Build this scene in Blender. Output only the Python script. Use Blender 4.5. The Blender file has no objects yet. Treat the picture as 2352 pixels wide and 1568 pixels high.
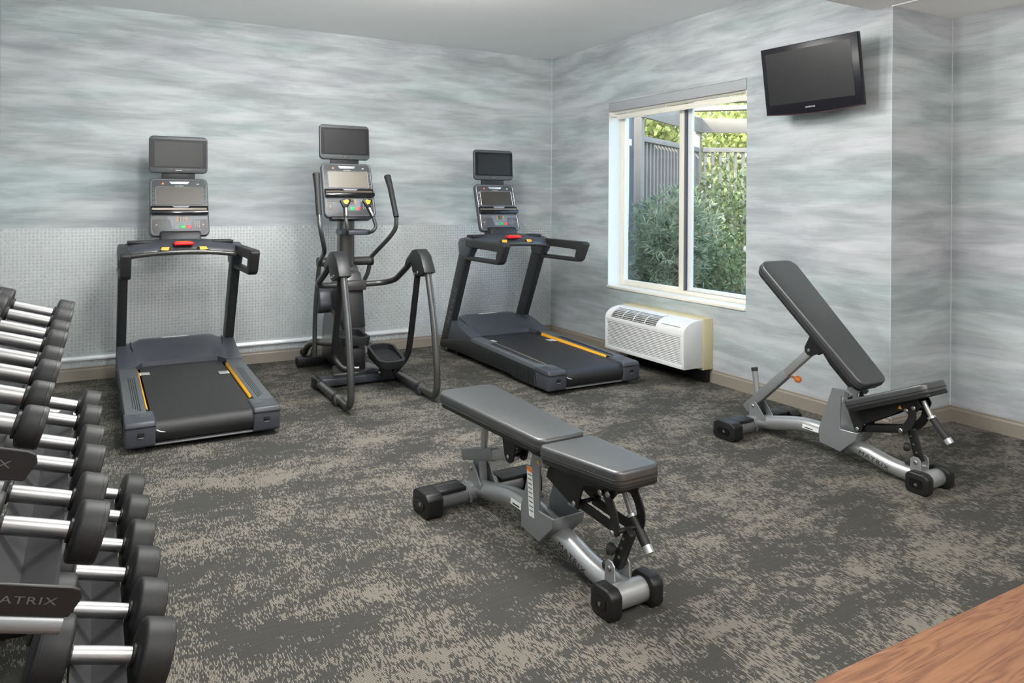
import bpy, bmesh, math, random
from mathutils import Vector, Matrix
R = math.radians
scene = bpy.context.scene
C = scene.collection

# ------------------------------------------------------------------ camera, world, lights, exposure
CAM = (-3.9934, -6.2446, 1.325)
YAW, ROLL = 0.516, 0.0066
cam_d = bpy.data.cameras.new('camera'); cam_o = bpy.data.objects.new('camera', cam_d); C.objects.link(cam_o)
cam_d.sensor_width = 36.0; cam_d.lens = 26.056; cam_d.shift_y = -0.1369
cam_d.clip_start = 0.02; cam_d.clip_end = 200
_f = Vector((math.sin(YAW), math.cos(YAW), 0)); _r = Vector((math.cos(YAW), -math.sin(YAW), 0)); _u = Vector((0, 0, 1))
_r2 = math.cos(ROLL)*_r + math.sin(ROLL)*_u; _u2 = -math.sin(ROLL)*_r + math.cos(ROLL)*_u
cam_o.matrix_world = Matrix(((_r2.x, _u2.x, -_f.x, CAM[0]), (_r2.y, _u2.y, -_f.y, CAM[1]), (_r2.z, _u2.z, -_f.z, CAM[2]), (0, 0, 0, 1)))
scene.camera = cam_o

world = bpy.data.worlds.new('sky'); scene.world = world; world.use_nodes = True
_wn = world.node_tree.nodes; _wl = world.node_tree.links
_sky = _wn.new('ShaderNodeTexSky'); _sky.sky_type = 'NISHITA'; _sky.sun_disc = False
_sky.sun_elevation = R(48); _sky.sun_rotation = R(250); _sky.air_density = 1.0; _sky.dust_density = 2.0
_wl.new(_sky.outputs[0], _wn['Background'].inputs[0]); _wn['Background'].inputs[1].default_value = 0.85

sun_d = bpy.data.lights.new('sun', 'SUN'); sun_d.energy = 9.0; sun_d.angle = R(2); sun_d.color = (1, .95, .82)
sun_o = bpy.data.objects.new('sun', sun_d); C.objects.link(sun_o)
sun_o.rotation_euler = Vector((0.72, -0.25, -0.75)).to_track_quat('-Z', 'Y').to_euler()

def area(name, loc, sx, sy, power, col=(1, .97, .93), aim=(0, 0, -1)):
    l = bpy.data.lights.new(name, 'AREA'); l.shape = 'RECTANGLE'; l.size = sx; l.size_y = sy; l.energy = power; l.color = col
    o = bpy.data.objects.new(name, l); C.objects.link(o); o.location = loc
    o.rotation_euler = Vector(aim).to_track_quat('-Z', 'Y').to_euler()
    return o
def fill_lamp(loc, power, rad=0.16, col=(1, .975, .94)):  # unseen point lamps, added to brighten the ceiling and walls
    l = bpy.data.lights.new('fill_point_light', 'POINT'); l.energy = power; l.shadow_soft_size = rad; l.color = col
    o = bpy.data.objects.new('fill_point_light', l); C.objects.link(o); o.location = loc
fill_lamp((-3.3, -3.35, 2.24), 52); fill_lamp((-2.45, -2.65, 2.46), 34, 0.12); fill_lamp((-2.2, -2.35, 2.6), 20, 0.10); fill_lamp((-3.1, -5.7, 2.1), 44); fill_lamp((-1.5, -6.4, 2.1), 44)
area('ceiling_panel_light', (-2.6, -2.5, 2.72), 1.8, 1.0, 22)

scene.view_settings.view_transform = 'Standard'; scene.view_settings.look = 'None'
scene.view_settings.gamma = 1.0; scene.view_settings.use_curve_mapping = False
scene.view_settings.exposure = 0.53

# ------------------------------------------------------------------ helpers
def lin(r, g, b):
    f = lambda v: (v/255/12.92) if v/255 <= 0.04045 else ((v/255+0.055)/1.055)**2.4
    return (f(r), f(g), f(b), 1)

MATS = {}
def mat(name, col, rough=0.5, metal=0.0, bump=0.0, bscale=200.0, var=0.0, vscale=4.0, spec=0.5, coat=0.0, emit=None):
    if name in MATS: return MATS[name]
    m = bpy.data.materials.new(name); m.use_nodes = True; nt = m.node_tree; p = nt.nodes['Principled BSDF']
    p.inputs['Base Color'].default_value = col; p.inputs['Roughness'].default_value = rough; p.inputs['Metallic'].default_value = metal
    p.inputs['Specular IOR Level'].default_value = spec; p.inputs['Coat Weight'].default_value = coat
    tc = nt.nodes.new('ShaderNodeTexCoord')
    if var > 0:
        n = nt.nodes.new('ShaderNodeTexNoise'); n.inputs['Scale'].default_value = vscale; n.inputs['Detail'].default_value = 5
        nt.links.new(tc.outputs['Object'], n.inputs['Vector'])
        mx = nt.nodes.new('ShaderNodeMix'); mx.data_type = 'RGBA'
        mx.inputs[6].default_value = tuple(c*(1-var) for c in col[:3])+(1,); mx.inputs[7].default_value = tuple(min(1, c*(1+var)) for c in col[:3])+(1,)
        nt.links.new(n.outputs['Fac'], mx.inputs[0]); nt.links.new(mx.outputs[2], p.inputs['Base Color'])
    if bump > 0:
        n = nt.nodes.new('ShaderNodeTexNoise'); n.inputs['Scale'].default_value = bscale; n.inputs['Detail'].default_value = 3
        nt.links.new(tc.outputs['Object'], n.inputs['Vector'])
        b = nt.nodes.new('ShaderNodeBump'); b.inputs['Strength'].default_value = bump; b.inputs['Distance'].default_value = 0.002
        nt.links.new(n.outputs['Fac'], b.inputs['Height']); nt.links.new(b.outputs['Normal'], p.inputs['Normal'])
    MATS[name] = m
    return m

def obj(name, bm, m, parent=None, smooth=True, off=None, kind=None):
    """link a bmesh (or mesh) as one object; off = world origin of the thing, when the vertices are in world coordinates"""
    if isinstance(bm, bmesh.types.BMesh):
        if off is not None: bmesh.ops.translate(bm, verts=bm.verts, vec=-Vector(off))
        me = bpy.data.meshes.new(name); bm.normal_update(); bm.to_mesh(me); bm.free()
    else: me = bm
    if m is not None and not me.materials: me.materials.append(m)
    if smooth:
        for p in me.polygons: p.use_smooth = True
        try: me.set_sharp_from_angle(angle=R(38))
        except Exception: pass
    o = bpy.data.objects.new(name, me); C.objects.link(o)
    if parent is not None: o.parent = parent
    if kind: o['kind'] = kind
    return o
def thing(name, label, cat, loc=(0, 0, 0), rz=0, group=None, kind=None):
    o = bpy.data.objects.new(name, None); C.objects.link(o); o.location = loc; o.rotation_euler = (0, 0, rz)
    o.empty_display_size = 0.05
    o['label'] = label; o['category'] = cat
    if group: o['group'] = group
    if kind: o['kind'] = kind
    return o
def tag(o, label, cat, group=None):
    o['label'] = label; o['category'] = cat
    if group: o['group'] = group
    return o
def struct(name, bm, m, label, cat, smooth=False):
    o = obj(name, bm, m, None, smooth); o['kind'] = 'structure'; o['label'] = label; o['category'] = cat
    return o
def new(): return bmesh.new()
def bevel(bm, w, seg=2, geom=None, ang=30):
    es = geom if geom is not None else [e for e in bm.edges if len(e.link_faces) == 2 and e.calc_face_angle(0) > R(ang)]
    bmesh.ops.bevel(bm, geom=es, offset=w, segments=seg, profile=0.5, affect='EDGES', clamp_overlap=True)
def box(x0, x1, y0, y1, z0, z1, bv=0.0, seg=2, bm=None):
    t = new()
    bmesh.ops.create_cube(t, size=1.0)
    bmesh.ops.scale(t, vec=(x1-x0, y1-y0, z1-z0), verts=t.verts)
    bmesh.ops.translate(t, vec=((x0+x1)/2, (y0+y1)/2, (z0+z1)/2), verts=t.verts)
    if bv > 0: bevel(t, bv, seg)
    return merge(bm, t)
def merge(bm, t):
    if bm is None: return t
    me = bpy.data.meshes.new('tmp'); t.to_mesh(me); t.free(); bm.from_mesh(me); bpy.data.meshes.remove(me)
    return bm
def prism(pts, a0, a1, axis='x', bv=0.0, seg=2, bm=None):
    """polygon pts in the plane across axis, pulled from a0 to a1. axis x: pts=(y,z); y: (x,z); z: (x,y)"""
    t = new()
    mk = {'x': lambda p, a: (a, p[0], p[1]), 'y': lambda p, a: (p[0], a, p[1]), 'z': lambda p, a: (p[0], p[1], a)}[axis]
    A = [t.verts.new(mk(p, a0)) for p in pts]; B = [t.verts.new(mk(p, a1)) for p in pts]
    t.faces.new(A); t.faces.new(list(reversed(B)))
    n = len(pts)
    for i in range(n): t.faces.new((A[i], B[i], B[(i+1) % n], A[(i+1) % n]))
    bmesh.ops.recalc_face_normals(t, faces=t.faces)
    if bv > 0: bevel(t, bv, seg)
    return merge(bm, t)
def rrect(w, h, r, n=5, cx=0, cy=0):
    pts = []
    for sx, sy, a0 in ((1, 1, 0), (-1, 1, 90), (-1, -1, 180), (1, -1, 270)):
        for i in range(n+1):
            a = R(a0+90*i/n); pts.append((cx+sx*(w/2-r)+r*math.cos(a), cy+sy*(h/2-r)+r*math.sin(a)))
    return pts
def fillet(P, r=0.05, n=5):
    P = [Vector(p) for p in P]; out = [P[0]]
    for i in range(1, len(P)-1):
        a, b, c = P[i-1], P[i], P[i+1]; u = (a-b); v = (c-b)
        d = min(r, u.length*0.48, v.length*0.48); p0 = b+u.normalized()*d; p1 = b+v.normalized()*d
        for k in range(n+1):
            t = k/n; out.append(p0*(1-t)**2+b*2*t*(1-t)+p1*t*t)
    out.append(P[-1]); return out
def tube(P, rad, seg=14, bm=None, caps=True, ry=None):
    """sweep a circle (or ellipse) along P; rad is a number or a list"""
    t = new(); P = [Vector(p) for p in P]; n = len(P)
    rs = rad if isinstance(rad, (list, tuple)) else [rad]*n
    T = [((P[min(i+1, n-1)]-P[max(i-1, 0)]).normalized()) for i in range(n)]
    ref = Vector((0, 0, 1)) if abs(T[0].z) < 0.9 else Vector((1, 0, 0))
    N = (ref-T[0]*ref.dot(T[0])).normalized(); rings = []
    for i in range(n):
        N = (N-T[i]*N.dot(T[i])).normalized(); B = T[i].cross(N)
        k = 1.0 if ry is None else ry
        rings.append([t.verts.new(P[i]+N*(rs[i]*math.cos(2*math.pi*j/seg))+B*(rs[i]*k*math.sin(2*math.pi*j/seg))) for j in range(seg)])
    for i in range(n-1):
        for j in range(seg): t.faces.new((rings[i][j], rings[i][(j+1) % seg], rings[i+1][(j+1) % seg], rings[i+1][j]))
    if caps: t.faces.new(list(reversed(rings[0]))); t.faces.new(rings[-1])
    bmesh.ops.recalc_face_normals(t, faces=t.faces)
    return merge(bm, t)
def cyl(a, b, r, seg=16, bm=None, r2=None): return tube([a, b], [r, r if r2 is None else r2], seg, bm)
def rod(P, w, h, bm=None, up=(1, 0, 0), bv=0.004):
    """rectangular bar from P[0] to P[1]; w across `up`, h along the third axis"""
    a, b = Vector(P[0]), Vector(P[1]); T = (b-a).normalized(); U = Vector(up); U = (U-T*U.dot(T)).normalized(); V = T.cross(U)
    t = new(); q = []
    for p in (a, b):
        q.append([t.verts.new(p+U*(sx*w/2)+V*(sy*h/2)) for sx, sy in ((1, 1), (-1, 1), (-1, -1), (1, -1))])
    t.faces.new(q[0]); t.faces.new(list(reversed(q[1])))
    for i in range(4): t.faces.new((q[0][i], q[1][i], q[1][(i+1) % 4], q[0][(i+1) % 4]))
    bmesh.ops.recalc_face_normals(t, faces=t.faces)
    if bv: bevel(t, bv, 2)
    return merge(bm, t)
def lathe(prof, a, b, seg=28, bm=None):
    """prof = [(s, r)] with s in metres along the axis a->b"""
    a, b = Vector(a), Vector(b); T = (b-a).normalized()
    return tube([a+T*s for s, r in prof], [max(r, 1e-4) for s, r in prof], seg, bm)
def lathe_dir(prof, o, d, seg=28):
    t = new(); o = Vector(o); T = Vector(d).normalized()
    ref = Vector((0, 0, 1)) if abs(T.z) < 0.9 else Vector((1, 0, 0)); N = (ref-T*ref.dot(T)).normalized(); B = T.cross(N)
    rings = [[t.verts.new(o+T*s+N*(r*math.cos(2*math.pi*j/seg))+B*(r*math.sin(2*math.pi*j/seg))) for j in range(seg)] for s, r in prof]
    for i in range(len(rings)-1):
        for j in range(seg): t.faces.new((rings[i][j], rings[i][(j+1) % seg], rings[i+1][(j+1) % seg], rings[i+1][j]))
    t.faces.new(list(reversed(rings[0]))); t.faces.new(rings[-1])
    bmesh.ops.recalc_face_normals(t, faces=t.faces)
    return t
def xf(bm, M): bmesh.ops.transform(bm, matrix=M, verts=bm.verts); return bm
def frame(o, X, Y, Z):
    X, Y, Z = Vector(X).normalized(), Vector(Y).normalized(), Vector(Z).normalized()
    return Matrix(((X.x, Y.x, Z.x, o[0]), (X.y, Y.y, Z.y, o[1]), (X.z, Y.z, Z.z, o[2]), (0, 0, 0, 1)))
_txt = {}
def text_bm(s, size, wide=1.0, depth=0.0006, space=1.0):
    """flat lettering in the XY plane, centred, capital height = size"""
    key = (s, space)
    if key not in _txt:
        cu = bpy.data.curves.new('lettering', 'FONT'); cu.body = s; cu.align_x = 'CENTER'; cu.align_y = 'CENTER'; cu.size = 1.0; cu.resolution_u = 2
        cu.space_character = space
        to = bpy.data.objects.new('lettering', cu); C.objects.link(to)
        dg = bpy.context.evaluated_depsgraph_get(); me = bpy.data.meshes.new_from_object(to.evaluated_get(dg))
        bpy.data.objects.remove(to); bpy.data.curves.remove(cu); _txt[key] = me
    t = new(); t.from_mesh(_txt[key]); k = size/0.69
    bmesh.ops.scale(t, vec=(k*wide, k, 1), verts=t.verts)
    return t
def strip_from_grid(t, V, closed=False):
    for i in range(len(V)-1):
        for j in range(len(V[0])-1): t.faces.new((V[i][j], V[i][j+1], V[i+1][j+1], V[i+1][j]))

# ------------------------------------------------------------------ materials
def nodes_mat(name):
    m = bpy.data.materials.new(name); m.use_nodes = True; nt = m.node_tree
    N = lambda t, **k: _mk(nt, t, k)
    return m, nt, nt.nodes['Principled BSDF'], N, (lambda a, b: nt.links.new(a, b))
def _mk(nt, t, k):
    n = nt.nodes.new(t)
    for a, v in k.items():
        if isinstance(a, str) and a.startswith('i_'): n.inputs[a[2:].replace('_', ' ')].default_value = v
        else: setattr(n, a, v)
    return n
def ramp(nt, stops):
    n = nt.nodes.new('ShaderNodeValToRGB'); e = n.color_ramp.elements
    while len(e) < len(stops): e.new(0.5)
    for i, (p, c) in enumerate(stops): e[i].position = p; e[i].color = c
    return n
def math_n(nt, op, a, b=None, clamp=False):
    n = nt.nodes.new('ShaderNodeMath'); n.operation = op; n.use_clamp = clamp
    for i, v in enumerate((a, b)):
        if v is None: continue
        if isinstance(v, (int, float)): n.inputs[i].default_value = v
        else: nt.links.new(v, n.inputs[i])
    return n.outputs[0]

def make_wallpaper():
    m, nt, p, N, L = nodes_mat('wallpaper_brushed')
    tc = N('ShaderNodeTexCoord'); s = N('ShaderNodeSeparateXYZ'); L(tc.outputs['Object'], s.inputs[0])
    u = math_n(nt, 'ADD', s.outputs[0], s.outputs[1])
    def vec(su, sv, seed):
        c = N('ShaderNodeCombineXYZ'); L(math_n(nt, 'MULTIPLY', u, su), c.inputs[0]); L(math_n(nt, 'MULTIPLY', s.outputs[2], sv), c.inputs[1]); c.inputs[2].default_value = seed
        return c.outputs[0]
    def noise(v, det=4, rough=0.55, dist=0.0):
        n = N('ShaderNodeTexNoise'); n.inputs['Scale'].default_value = 1; n.inputs['Detail'].default_value = det
        n.inputs['Roughness'].default_value = rough; n.inputs['Distortion'].default_value = dist; L(v, n.inputs['Vector']); return n.outputs['Fac']
    big = noise(vec(1.6, 9.0, 1.7), 5, 0.56, 0.3); streak = noise(vec(3.0, 170, 5.1), 3, 0.7); tint = noise(vec(0.9, 4.0, 9.3), 2); mid = noise(vec(3.2, 26, 3.3), 3)
    v = math_n(nt, 'ADD', math_n(nt, 'MULTIPLY', big, 0.67), math_n(nt, 'MULTIPLY', streak, 0.18))
    v = math_n(nt, 'ADD', v, math_n(nt, 'MULTIPLY', mid, 0.15))
    r = ramp(nt, [(0.37, lin(154, 161, 163)), (0.46, lin(171, 177, 179)), (0.53, lin(185, 191, 193)), (0.63, lin(202, 207, 209))]); L(v, r.inputs[0])
    rt = ramp(nt, [(0.38, lin(247, 255, 254)), (0.5, lin(252, 253, 253)), (0.62, lin(254, 251, 254))]); L(tint, rt.inputs[0])
    mx = N('ShaderNodeMix', data_type='RGBA', blend_type='MULTIPLY'); mx.inputs[0].default_value = 1; L(r.outputs[0], mx.inputs[6]); L(rt.outputs[0], mx.inputs[7])
    L(mx.outputs[2], p.inputs['Base Color']); p.inputs['Roughness'].default_value = 0.62; p.inputs['Specular IOR Level'].default_value = 0.3
    b = N('ShaderNodeBump'); b.inputs['Strength'].default_value = 0.08; b.inputs['Distance'].default_value = 0.001; L(streak, b.inputs['Height']); L(b.outputs[0], p.inputs['Normal'])
    return m
def make_carpet():
    m, nt, p, N, L = nodes_mat('carpet_ribbed')
    tc = N('ShaderNodeTexCoord'); s = N('ShaderNodeSeparateXYZ'); L(tc.outputs['Object'], s.inputs[0])
    row = math_n(nt, 'MULTIPLY', s.outputs[0], 1/0.0036); ri = math_n(nt, 'FLOOR', row); rf = math_n(nt, 'FRACT', row)
    sh = math_n(nt, 'MULTIPLY', math_n(nt, 'FRACT', math_n(nt, 'MULTIPLY', ri, 0.37)), 1.0)
    cell = math_n(nt, 'FLOOR', math_n(nt, 'ADD', math_n(nt, 'MULTIPLY', s.outputs[1], 1/0.016), sh))
    cv = N('ShaderNodeCombineXYZ'); L(ri, cv.inputs[0]); L(cell, cv.inputs[1])
    wn = N('ShaderNodeTexWhiteNoise', noise_dimensions='2D'); L(cv.outputs[0], wn.inputs['Vector'])
    def noise(sx, sy, det, rough, seed):
        mp = N('ShaderNodeMapping'); mp.inputs['Scale'].default_value = (sx, sy, 1); mp.inputs['Location'].default_value = (seed, seed*.7, 0); L(tc.outputs['Object'], mp.inputs[0])
        n = N('ShaderNodeTexNoise'); n.inputs['Scale'].default_value = 1; n.inputs['Detail'].default_value = det; n.inputs['Roughness'].default_value = rough; L(mp.outputs[0], n.inputs['Vector']); return n.outputs['Fac']
    a = noise(2.4, 3.4, 4, 0.6, 3.1); b2 = noise(13, 19, 4, 0.65, 7.7); b3 = noise(70, 55, 2, 0.5, 1.3)
    v = math_n(nt, 'ADD', math_n(nt, 'MULTIPLY', a, 0.50), math_n(nt, 'MULTIPLY', b2, 0.33))
    v = math_n(nt, 'ADD', v, math_n(nt, 'MULTIPLY', b3, 0.17))
    mr = N('ShaderNodeMapRange', clamp=True); mr.inputs[1].default_value = 0.455; mr.inputs[2].default_value = 0.60; L(v, mr.inputs[0])
    lit = math_n(nt, 'LESS_THAN', wn.outputs['Value'], mr.outputs[0])
    rib = math_n(nt, 'GREATER_THAN', rf, 0.40)
    f = math_n(nt, 'MULTIPLY', lit, rib)
    tint = noise(0.7, 0.9, 2, 0.5, 11.0)
    lc = N('ShaderNodeMix', data_type='RGBA'); L(tint, lc.inputs[0]); lc.inputs[6].default_value = lin(134, 130, 117); lc.inputs[7].default_value = lin(137, 130, 122)
    dk = N('ShaderNodeMix', data_type='RGBA'); L(rf, dk.inputs[0]); dk.inputs[6].default_value = lin(50, 50, 48); dk.inputs[7].default_value = lin(71, 71, 67)
    sk = noise(5, 150, 3, 0.6, 4.4)
    skc = ramp(nt, [(0.3, (0.88, 0.88, 0.88, 1)), (0.7, (1.14, 1.14, 1.13, 1))]); L(sk, skc.inputs[0])
    dm = N('ShaderNodeMix', data_type='RGBA', blend_type='MULTIPLY'); dm.inputs[0].default_value = 1; L(dk.outputs[2], dm.inputs[6]); L(skc.outputs[0], dm.inputs[7])
    mx = N('ShaderNodeMix', data_type='RGBA'); L(f, mx.inputs[0]); L(dm.outputs[2], mx.inputs[6]); L(lc.outputs[2], mx.inputs[7])
    L(mx.outputs[2], p.inputs['Base Color']); p.inputs['Roughness'].default_value = 0.9; p.inputs['Specular IOR Level'].default_value = 0.25
    return m
def make_wood():
    m, nt, p, N, L = nodes_mat('wood_plank_vinyl')
    tc = N('ShaderNodeTexCoord'); mp = N('ShaderNodeMapping'); mp.inputs['Scale'].default_value = (1.1, 8.5, 1); L(tc.outputs['Object'], mp.inputs[0])
    n = N('ShaderNodeTexNoise'); n.inputs['Scale'].default_value = 1.6; n.inputs['Detail'].default_value = 2; n.inputs['Distortion'].default_value = 0.6; L(mp.outputs[0], n.inputs['Vector'])
    w = math_n(nt, 'SINE', math_n(nt, 'MULTIPLY', n.outputs['Fac'], 62))
    mp2 = N('ShaderNodeMapping'); mp2.inputs['Scale'].default_value = (7, 230, 1); L(tc.outputs['Object'], mp2.inputs[0])
    n2 = N('ShaderNodeTexNoise'); n2.inputs['Scale'].default_value = 1; n2.inputs['Detail'].default_value = 4; L(mp2.outputs[0], n2.inputs['Vector'])
    v = math_n(nt, 'ADD', math_n(nt, 'MULTIPLY', math_n(nt, 'ADD', math_n(nt, 'MULTIPLY', w, 0.5), 0.5), 0.30), math_n(nt, 'MULTIPLY', n2.outputs['Fac'], 0.7))
    r = ramp(nt, [(0.2, lin(104, 71, 53)), (0.5, lin(137, 96, 71)), (0.8, lin(153, 110, 82))]); L(v, r.inputs[0])
    L(r.outputs[0], p.inputs['Base Color']); p.inputs['Roughness'].default_value = 0.5
    return m
def make_glass():
    m = bpy.data.materials.new('window_glass'); m.use_nodes = True; nt = m.node_tree; nt.nodes.remove(nt.nodes['Principled BSDF'])
    t = nt.nodes.new('ShaderNodeBsdfTransparent'); t.inputs[0].default_value = (.96, .98, .97, 1)
    g = nt.nodes.new('ShaderNodeBsdfGlossy'); g.inputs['Roughness'].default_value = 0.02
    lw = nt.nodes.new('ShaderNodeLayerWeight'); lw.inputs[0].default_value = 0.5
    pw = math_n(nt, 'POWER', lw.outputs['Facing'], 5.0); fc = math_n(nt, 'ADD', math_n(nt, 'MULTIPLY', pw, 0.9), 0.05)
    mx = nt.nodes.new('ShaderNodeMixShader'); nt.links.new(fc, mx.inputs[0]); nt.links.new(t.outputs[0], mx.inputs[1]); nt.links.new(g.outputs[0], mx.inputs[2])
    nt.links.new(mx.outputs[0], nt.nodes['Material Output'].inputs[0]); return m
def make_leaf(name, c1, c2, trans=0.35):
    m, nt, p, N, L = nodes_mat(name)
    oi = N('ShaderNodeTexCoord'); n = N('ShaderNodeTexNoise'); n.inputs['Scale'].default_value = 9; n.inputs['Detail'].default_value = 3; L(oi.outputs['Object'], n.inputs['Vector'])
    r = ramp(nt, [(0.35, c1), (0.65, c2)]); L(n.outputs['Fac'], r.inputs[0])
    L(r.outputs[0], p.inputs['Base Color']); p.inputs['Roughness'].default_value = 0.5
    tr = N('ShaderNodeBsdfTranslucent'); L(r.outputs[0], tr.inputs[0]); mx = N('ShaderNodeMixShader'); mx.inputs[0].default_value = trans
    L(p.outputs[0], mx.inputs[1]); L(tr.outputs[0], mx.inputs[2]); L(mx.outputs[0], nt.nodes['Material Output'].inputs[0])
    return m
WALLP = make_wallpaper(); CARPET = make_carpet(); WOOD = make_wood(); GLASS = make_glass()
CEIL = mat('ceiling_paint', lin(243, 246, 247), 0.85, bump=0.1, bscale=350, var=0.015, vscale=2)
BASE = mat('taupe_vinyl', lin(138, 131, 120), 0.45, var=0.04, vscale=6)
ALU = mat('brushed_aluminium', lin(202, 207, 208), 0.42, 0.35, var=0.06, vscale=5)
ALU_BAR = mat('raised_aluminium', lin(222, 225, 226), 0.28, 0.9, var=0.04, vscale=30)
WHITE = mat('white_enamel', lin(232, 234, 234), 0.4, var=0.02)
CREAM = mat('cream_vinyl', lin(236, 233, 221), 0.42, var=0.03, vscale=8)
TMDARK = mat('charcoal_metal', lin(43, 44, 46), 0.42, 0.25, var=0.08, vscale=9, bump=0.05, bscale=900)
TMBLUE = mat('slate_plastic', lin(63, 66, 73), 0.40, var=0.06, vscale=7, bump=0.06, bscale=1200)
TMGREY = mat('grey_foot_rail_plastic', lin(82, 87, 90), 0.5, var=0.05, vscale=10, bump=0.05, bscale=900)
RUBBER = mat('black_rubber', lin(38, 38, 39), 0.55, var=0.1, vscale=12, bump=0.08, bscale=700)
URETH = mat('dumbbell_urethane', lin(30, 31, 32), 0.55, var=0.22, vscale=14, bump=0.06, bscale=500, spec=0.38)
BELT = mat('black_running_belt', lin(36, 36, 37), 0.5, var=0.06, vscale=6, bump=0.25, bscale=1500)
CONSOLE = mat('console_grey_plastic', lin(74, 77, 80), 0.4, 0.15, var=0.05, vscale=9)
GLOSS = mat('gloss_black', lin(14, 14, 16), 0.12, var=0.02)
SCREEN = mat('dark_screen_glass', lin(38, 39, 41), 0.34, var=0.05, vscale=5, spec=0.22)
LCD = mat('brown_grey_display', lin(62, 58, 52), 0.3, var=0.18, vscale=7)
YELLOW = mat('amber_plastic', lin(240, 172, 32), 0.45, var=0.03)
ORANGE = mat('orange_plastic', lin(236, 130, 40), 0.4, var=0.03)
RED = mat('red_plastic', lin(214, 34, 40), 0.35, var=0.03)
GREEN = mat('green_key', lin(36, 176, 88), 0.4, var=0.03)
REDKEY = mat('red_key', lin(226, 70, 72), 0.4, var=0.03)
PALE = mat('pale_print', lin(225, 226, 224), 0.5, var=0.02)
DIM = mat('dim_grey_print', lin(92, 93, 94), 0.5, var=0.02)
KEYGREY = mat('key_grey', lin(128, 134, 142), 0.45, var=0.03)
SILVER = mat('silver_trim', lin(190, 193, 196), 0.3, 0.6, var=0.04)
CHROME = mat('chrome_steel', lin(172, 172, 172), 0.36, 1.0, var=0.05, vscale=20, bump=0.03, bscale=1200)
GUN = mat('gunmetal_paint', lin(92, 92, 91), 0.30, 0.7, var=0.05, vscale=8)
STEELGREY = mat('grey_powder_coat', lin(138, 141, 143), 0.38, 0.45, var=0.04, vscale=8)
STEELSIL = mat('silver_powder_coat', lin(176, 178, 179), 0.30, 0.65, var=0.04, vscale=8)
LEATHER = mat('charcoal_upholstery', lin(46, 48, 50), 0.42, var=0.06, vscale=10, bump=0.08, bscale=500, spec=1.0, coat=0.6)
LEATHER.node_tree.nodes['Principled BSDF'].inputs['Coat Roughness'].default_value = 0.38
BLACKMET = mat('black_powder_coat', lin(29, 29, 30), 0.45, 0.2, var=0.06, vscale=10)
FENCE = mat('weathered_fence_wood', lin(150, 143, 132), 0.8, var=0.18, vscale=5, bump=0.3, bscale=60)
SOIL = mat('mulch_soil', lin(96, 82, 66), 0.95, var=0.35, vscale=9, bump=0.5, bscale=40)
STUCCO = mat('blue_grey_stucco', lin(126, 138, 146), 0.9, var=0.06, vscale=4, bump=0.3, bscale=90)
BARK = mat('shrub_bark', lin(96, 82, 68), 0.9, var=0.2, vscale=20)
LEAF_BLUE = make_leaf('needle_leaf_blue_green', lin(98, 116, 86), lin(190, 198, 162))
LEAF_IVY = make_leaf('ivy_leaf', lin(84, 102, 66), lin(152, 168, 114))
LEAF_TREE = make_leaf('sunlit_tree_leaf', lin(128, 140, 76), lin(204, 208, 132), 0.5)

# ------------------------------------------------------------------ the room
HC, BB, XL, YC, DR, ZS, YN = 2.743, 0.095, -4.549, -3.618, 0.598, 2.461, -8.4
WY0, WY1, WZ0, WZ1 = -0.94, -2.535, 0.588, 2.199      # window opening
TH = 0.17
struct('floor', prism([(XL, 0), (0, 0), (0, YC), (DR, YC), (DR, -4.879), (XL, -4.879)], -0.05, 0, 'z'), CARPET, 'dark grey ribbed carpet with pale beige mottled patches', 'floor')
struct('floor_entry', prism([(XL, -4.879), (DR, -4.879), (DR, YN), (XL, YN)], -0.05, 0.001, 'z'), WOOD, 'warm brown wood grain floor in the lower right corner', 'floor')
struct('ceiling', prism([(XL, 0.0), (0, 0.0), (0, YC), (DR, YC), (DR, YN), (XL, YN)], HC, HC+0.2, 'z'), CEIL, 'plain white painted ceiling above the treadmills', 'ceiling')
YS = -3.496
struct('ceiling_soffit', prism([(XL, YS), (0, YS), (0, YC), (DR, YC), (DR, YN), (XL, YN)], ZS, HC, 'z'), CEIL, 'lower ceiling bulkhead above the television', 'ceiling')
struct('wall_back', box(XL-TH, TH, 0, TH, -0.05, HC), WALLP, 'back wall in brushed grey blue wallpaper behind the treadmills', 'wall')
struct('wall_left', box(XL-TH, XL, YN, 0, -0.05, HC), WALLP, 'left wall behind the dumbbell rack', 'wall')
struct('wall_front', box(XL-TH, DR+TH, YN-TH, YN, -0.05, HC), CEIL, 'plain wall behind the viewer', 'wall')
def window_wall():
    b = box(0, TH, WY0, 0, -0.05, HC)
    box(0, TH, YC, WY1, -0.05, HC, bm=b); box(0, TH, WY1, WY0, -0.05, WZ0-0.02, bm=b); box(0, TH, WY1, WY0, WZ1, HC, bm=b)
    return b
struct('wall_right', window_wall(), WALLP, 'right wall in brushed grey blue wallpaper with the window', 'wall')
struct('wall_return', box(TH, DR+TH, YC, YC+TH, -0.05, HC), WALLP, 'short wall return beside the inclined bench', 'wall')
struct('wall_recess', box(DR, DR+TH, YN, YC, -0.05, HC), WALLP, 'recessed wall at the far right edge', 'wall')
def skirting(name, pts_list, label):
    b = None
    for axis, p, a0, a1 in pts_list: b = prism(p, a0, a1, axis, 0.0, bm=b)
    return struct(name, b, BASE, label, 'baseboard')
bp = lambda s, o: [(o, 0), (o+s*0.016, 0), (o+s*0.012, BB-0.022), (o+s*0.006, BB-0.012), (o+s*0.006, BB-0.004), (o+s*0.003, BB), (o, BB)]
skirting('baseboard_back', [('x', bp(-1, 0), XL, 0)], 'taupe baseboard along the back wall')
skirting('baseboard_right', [('y', bp(-1, 0), YC-0.016, 0)], 'taupe baseboard below the window')
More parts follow.
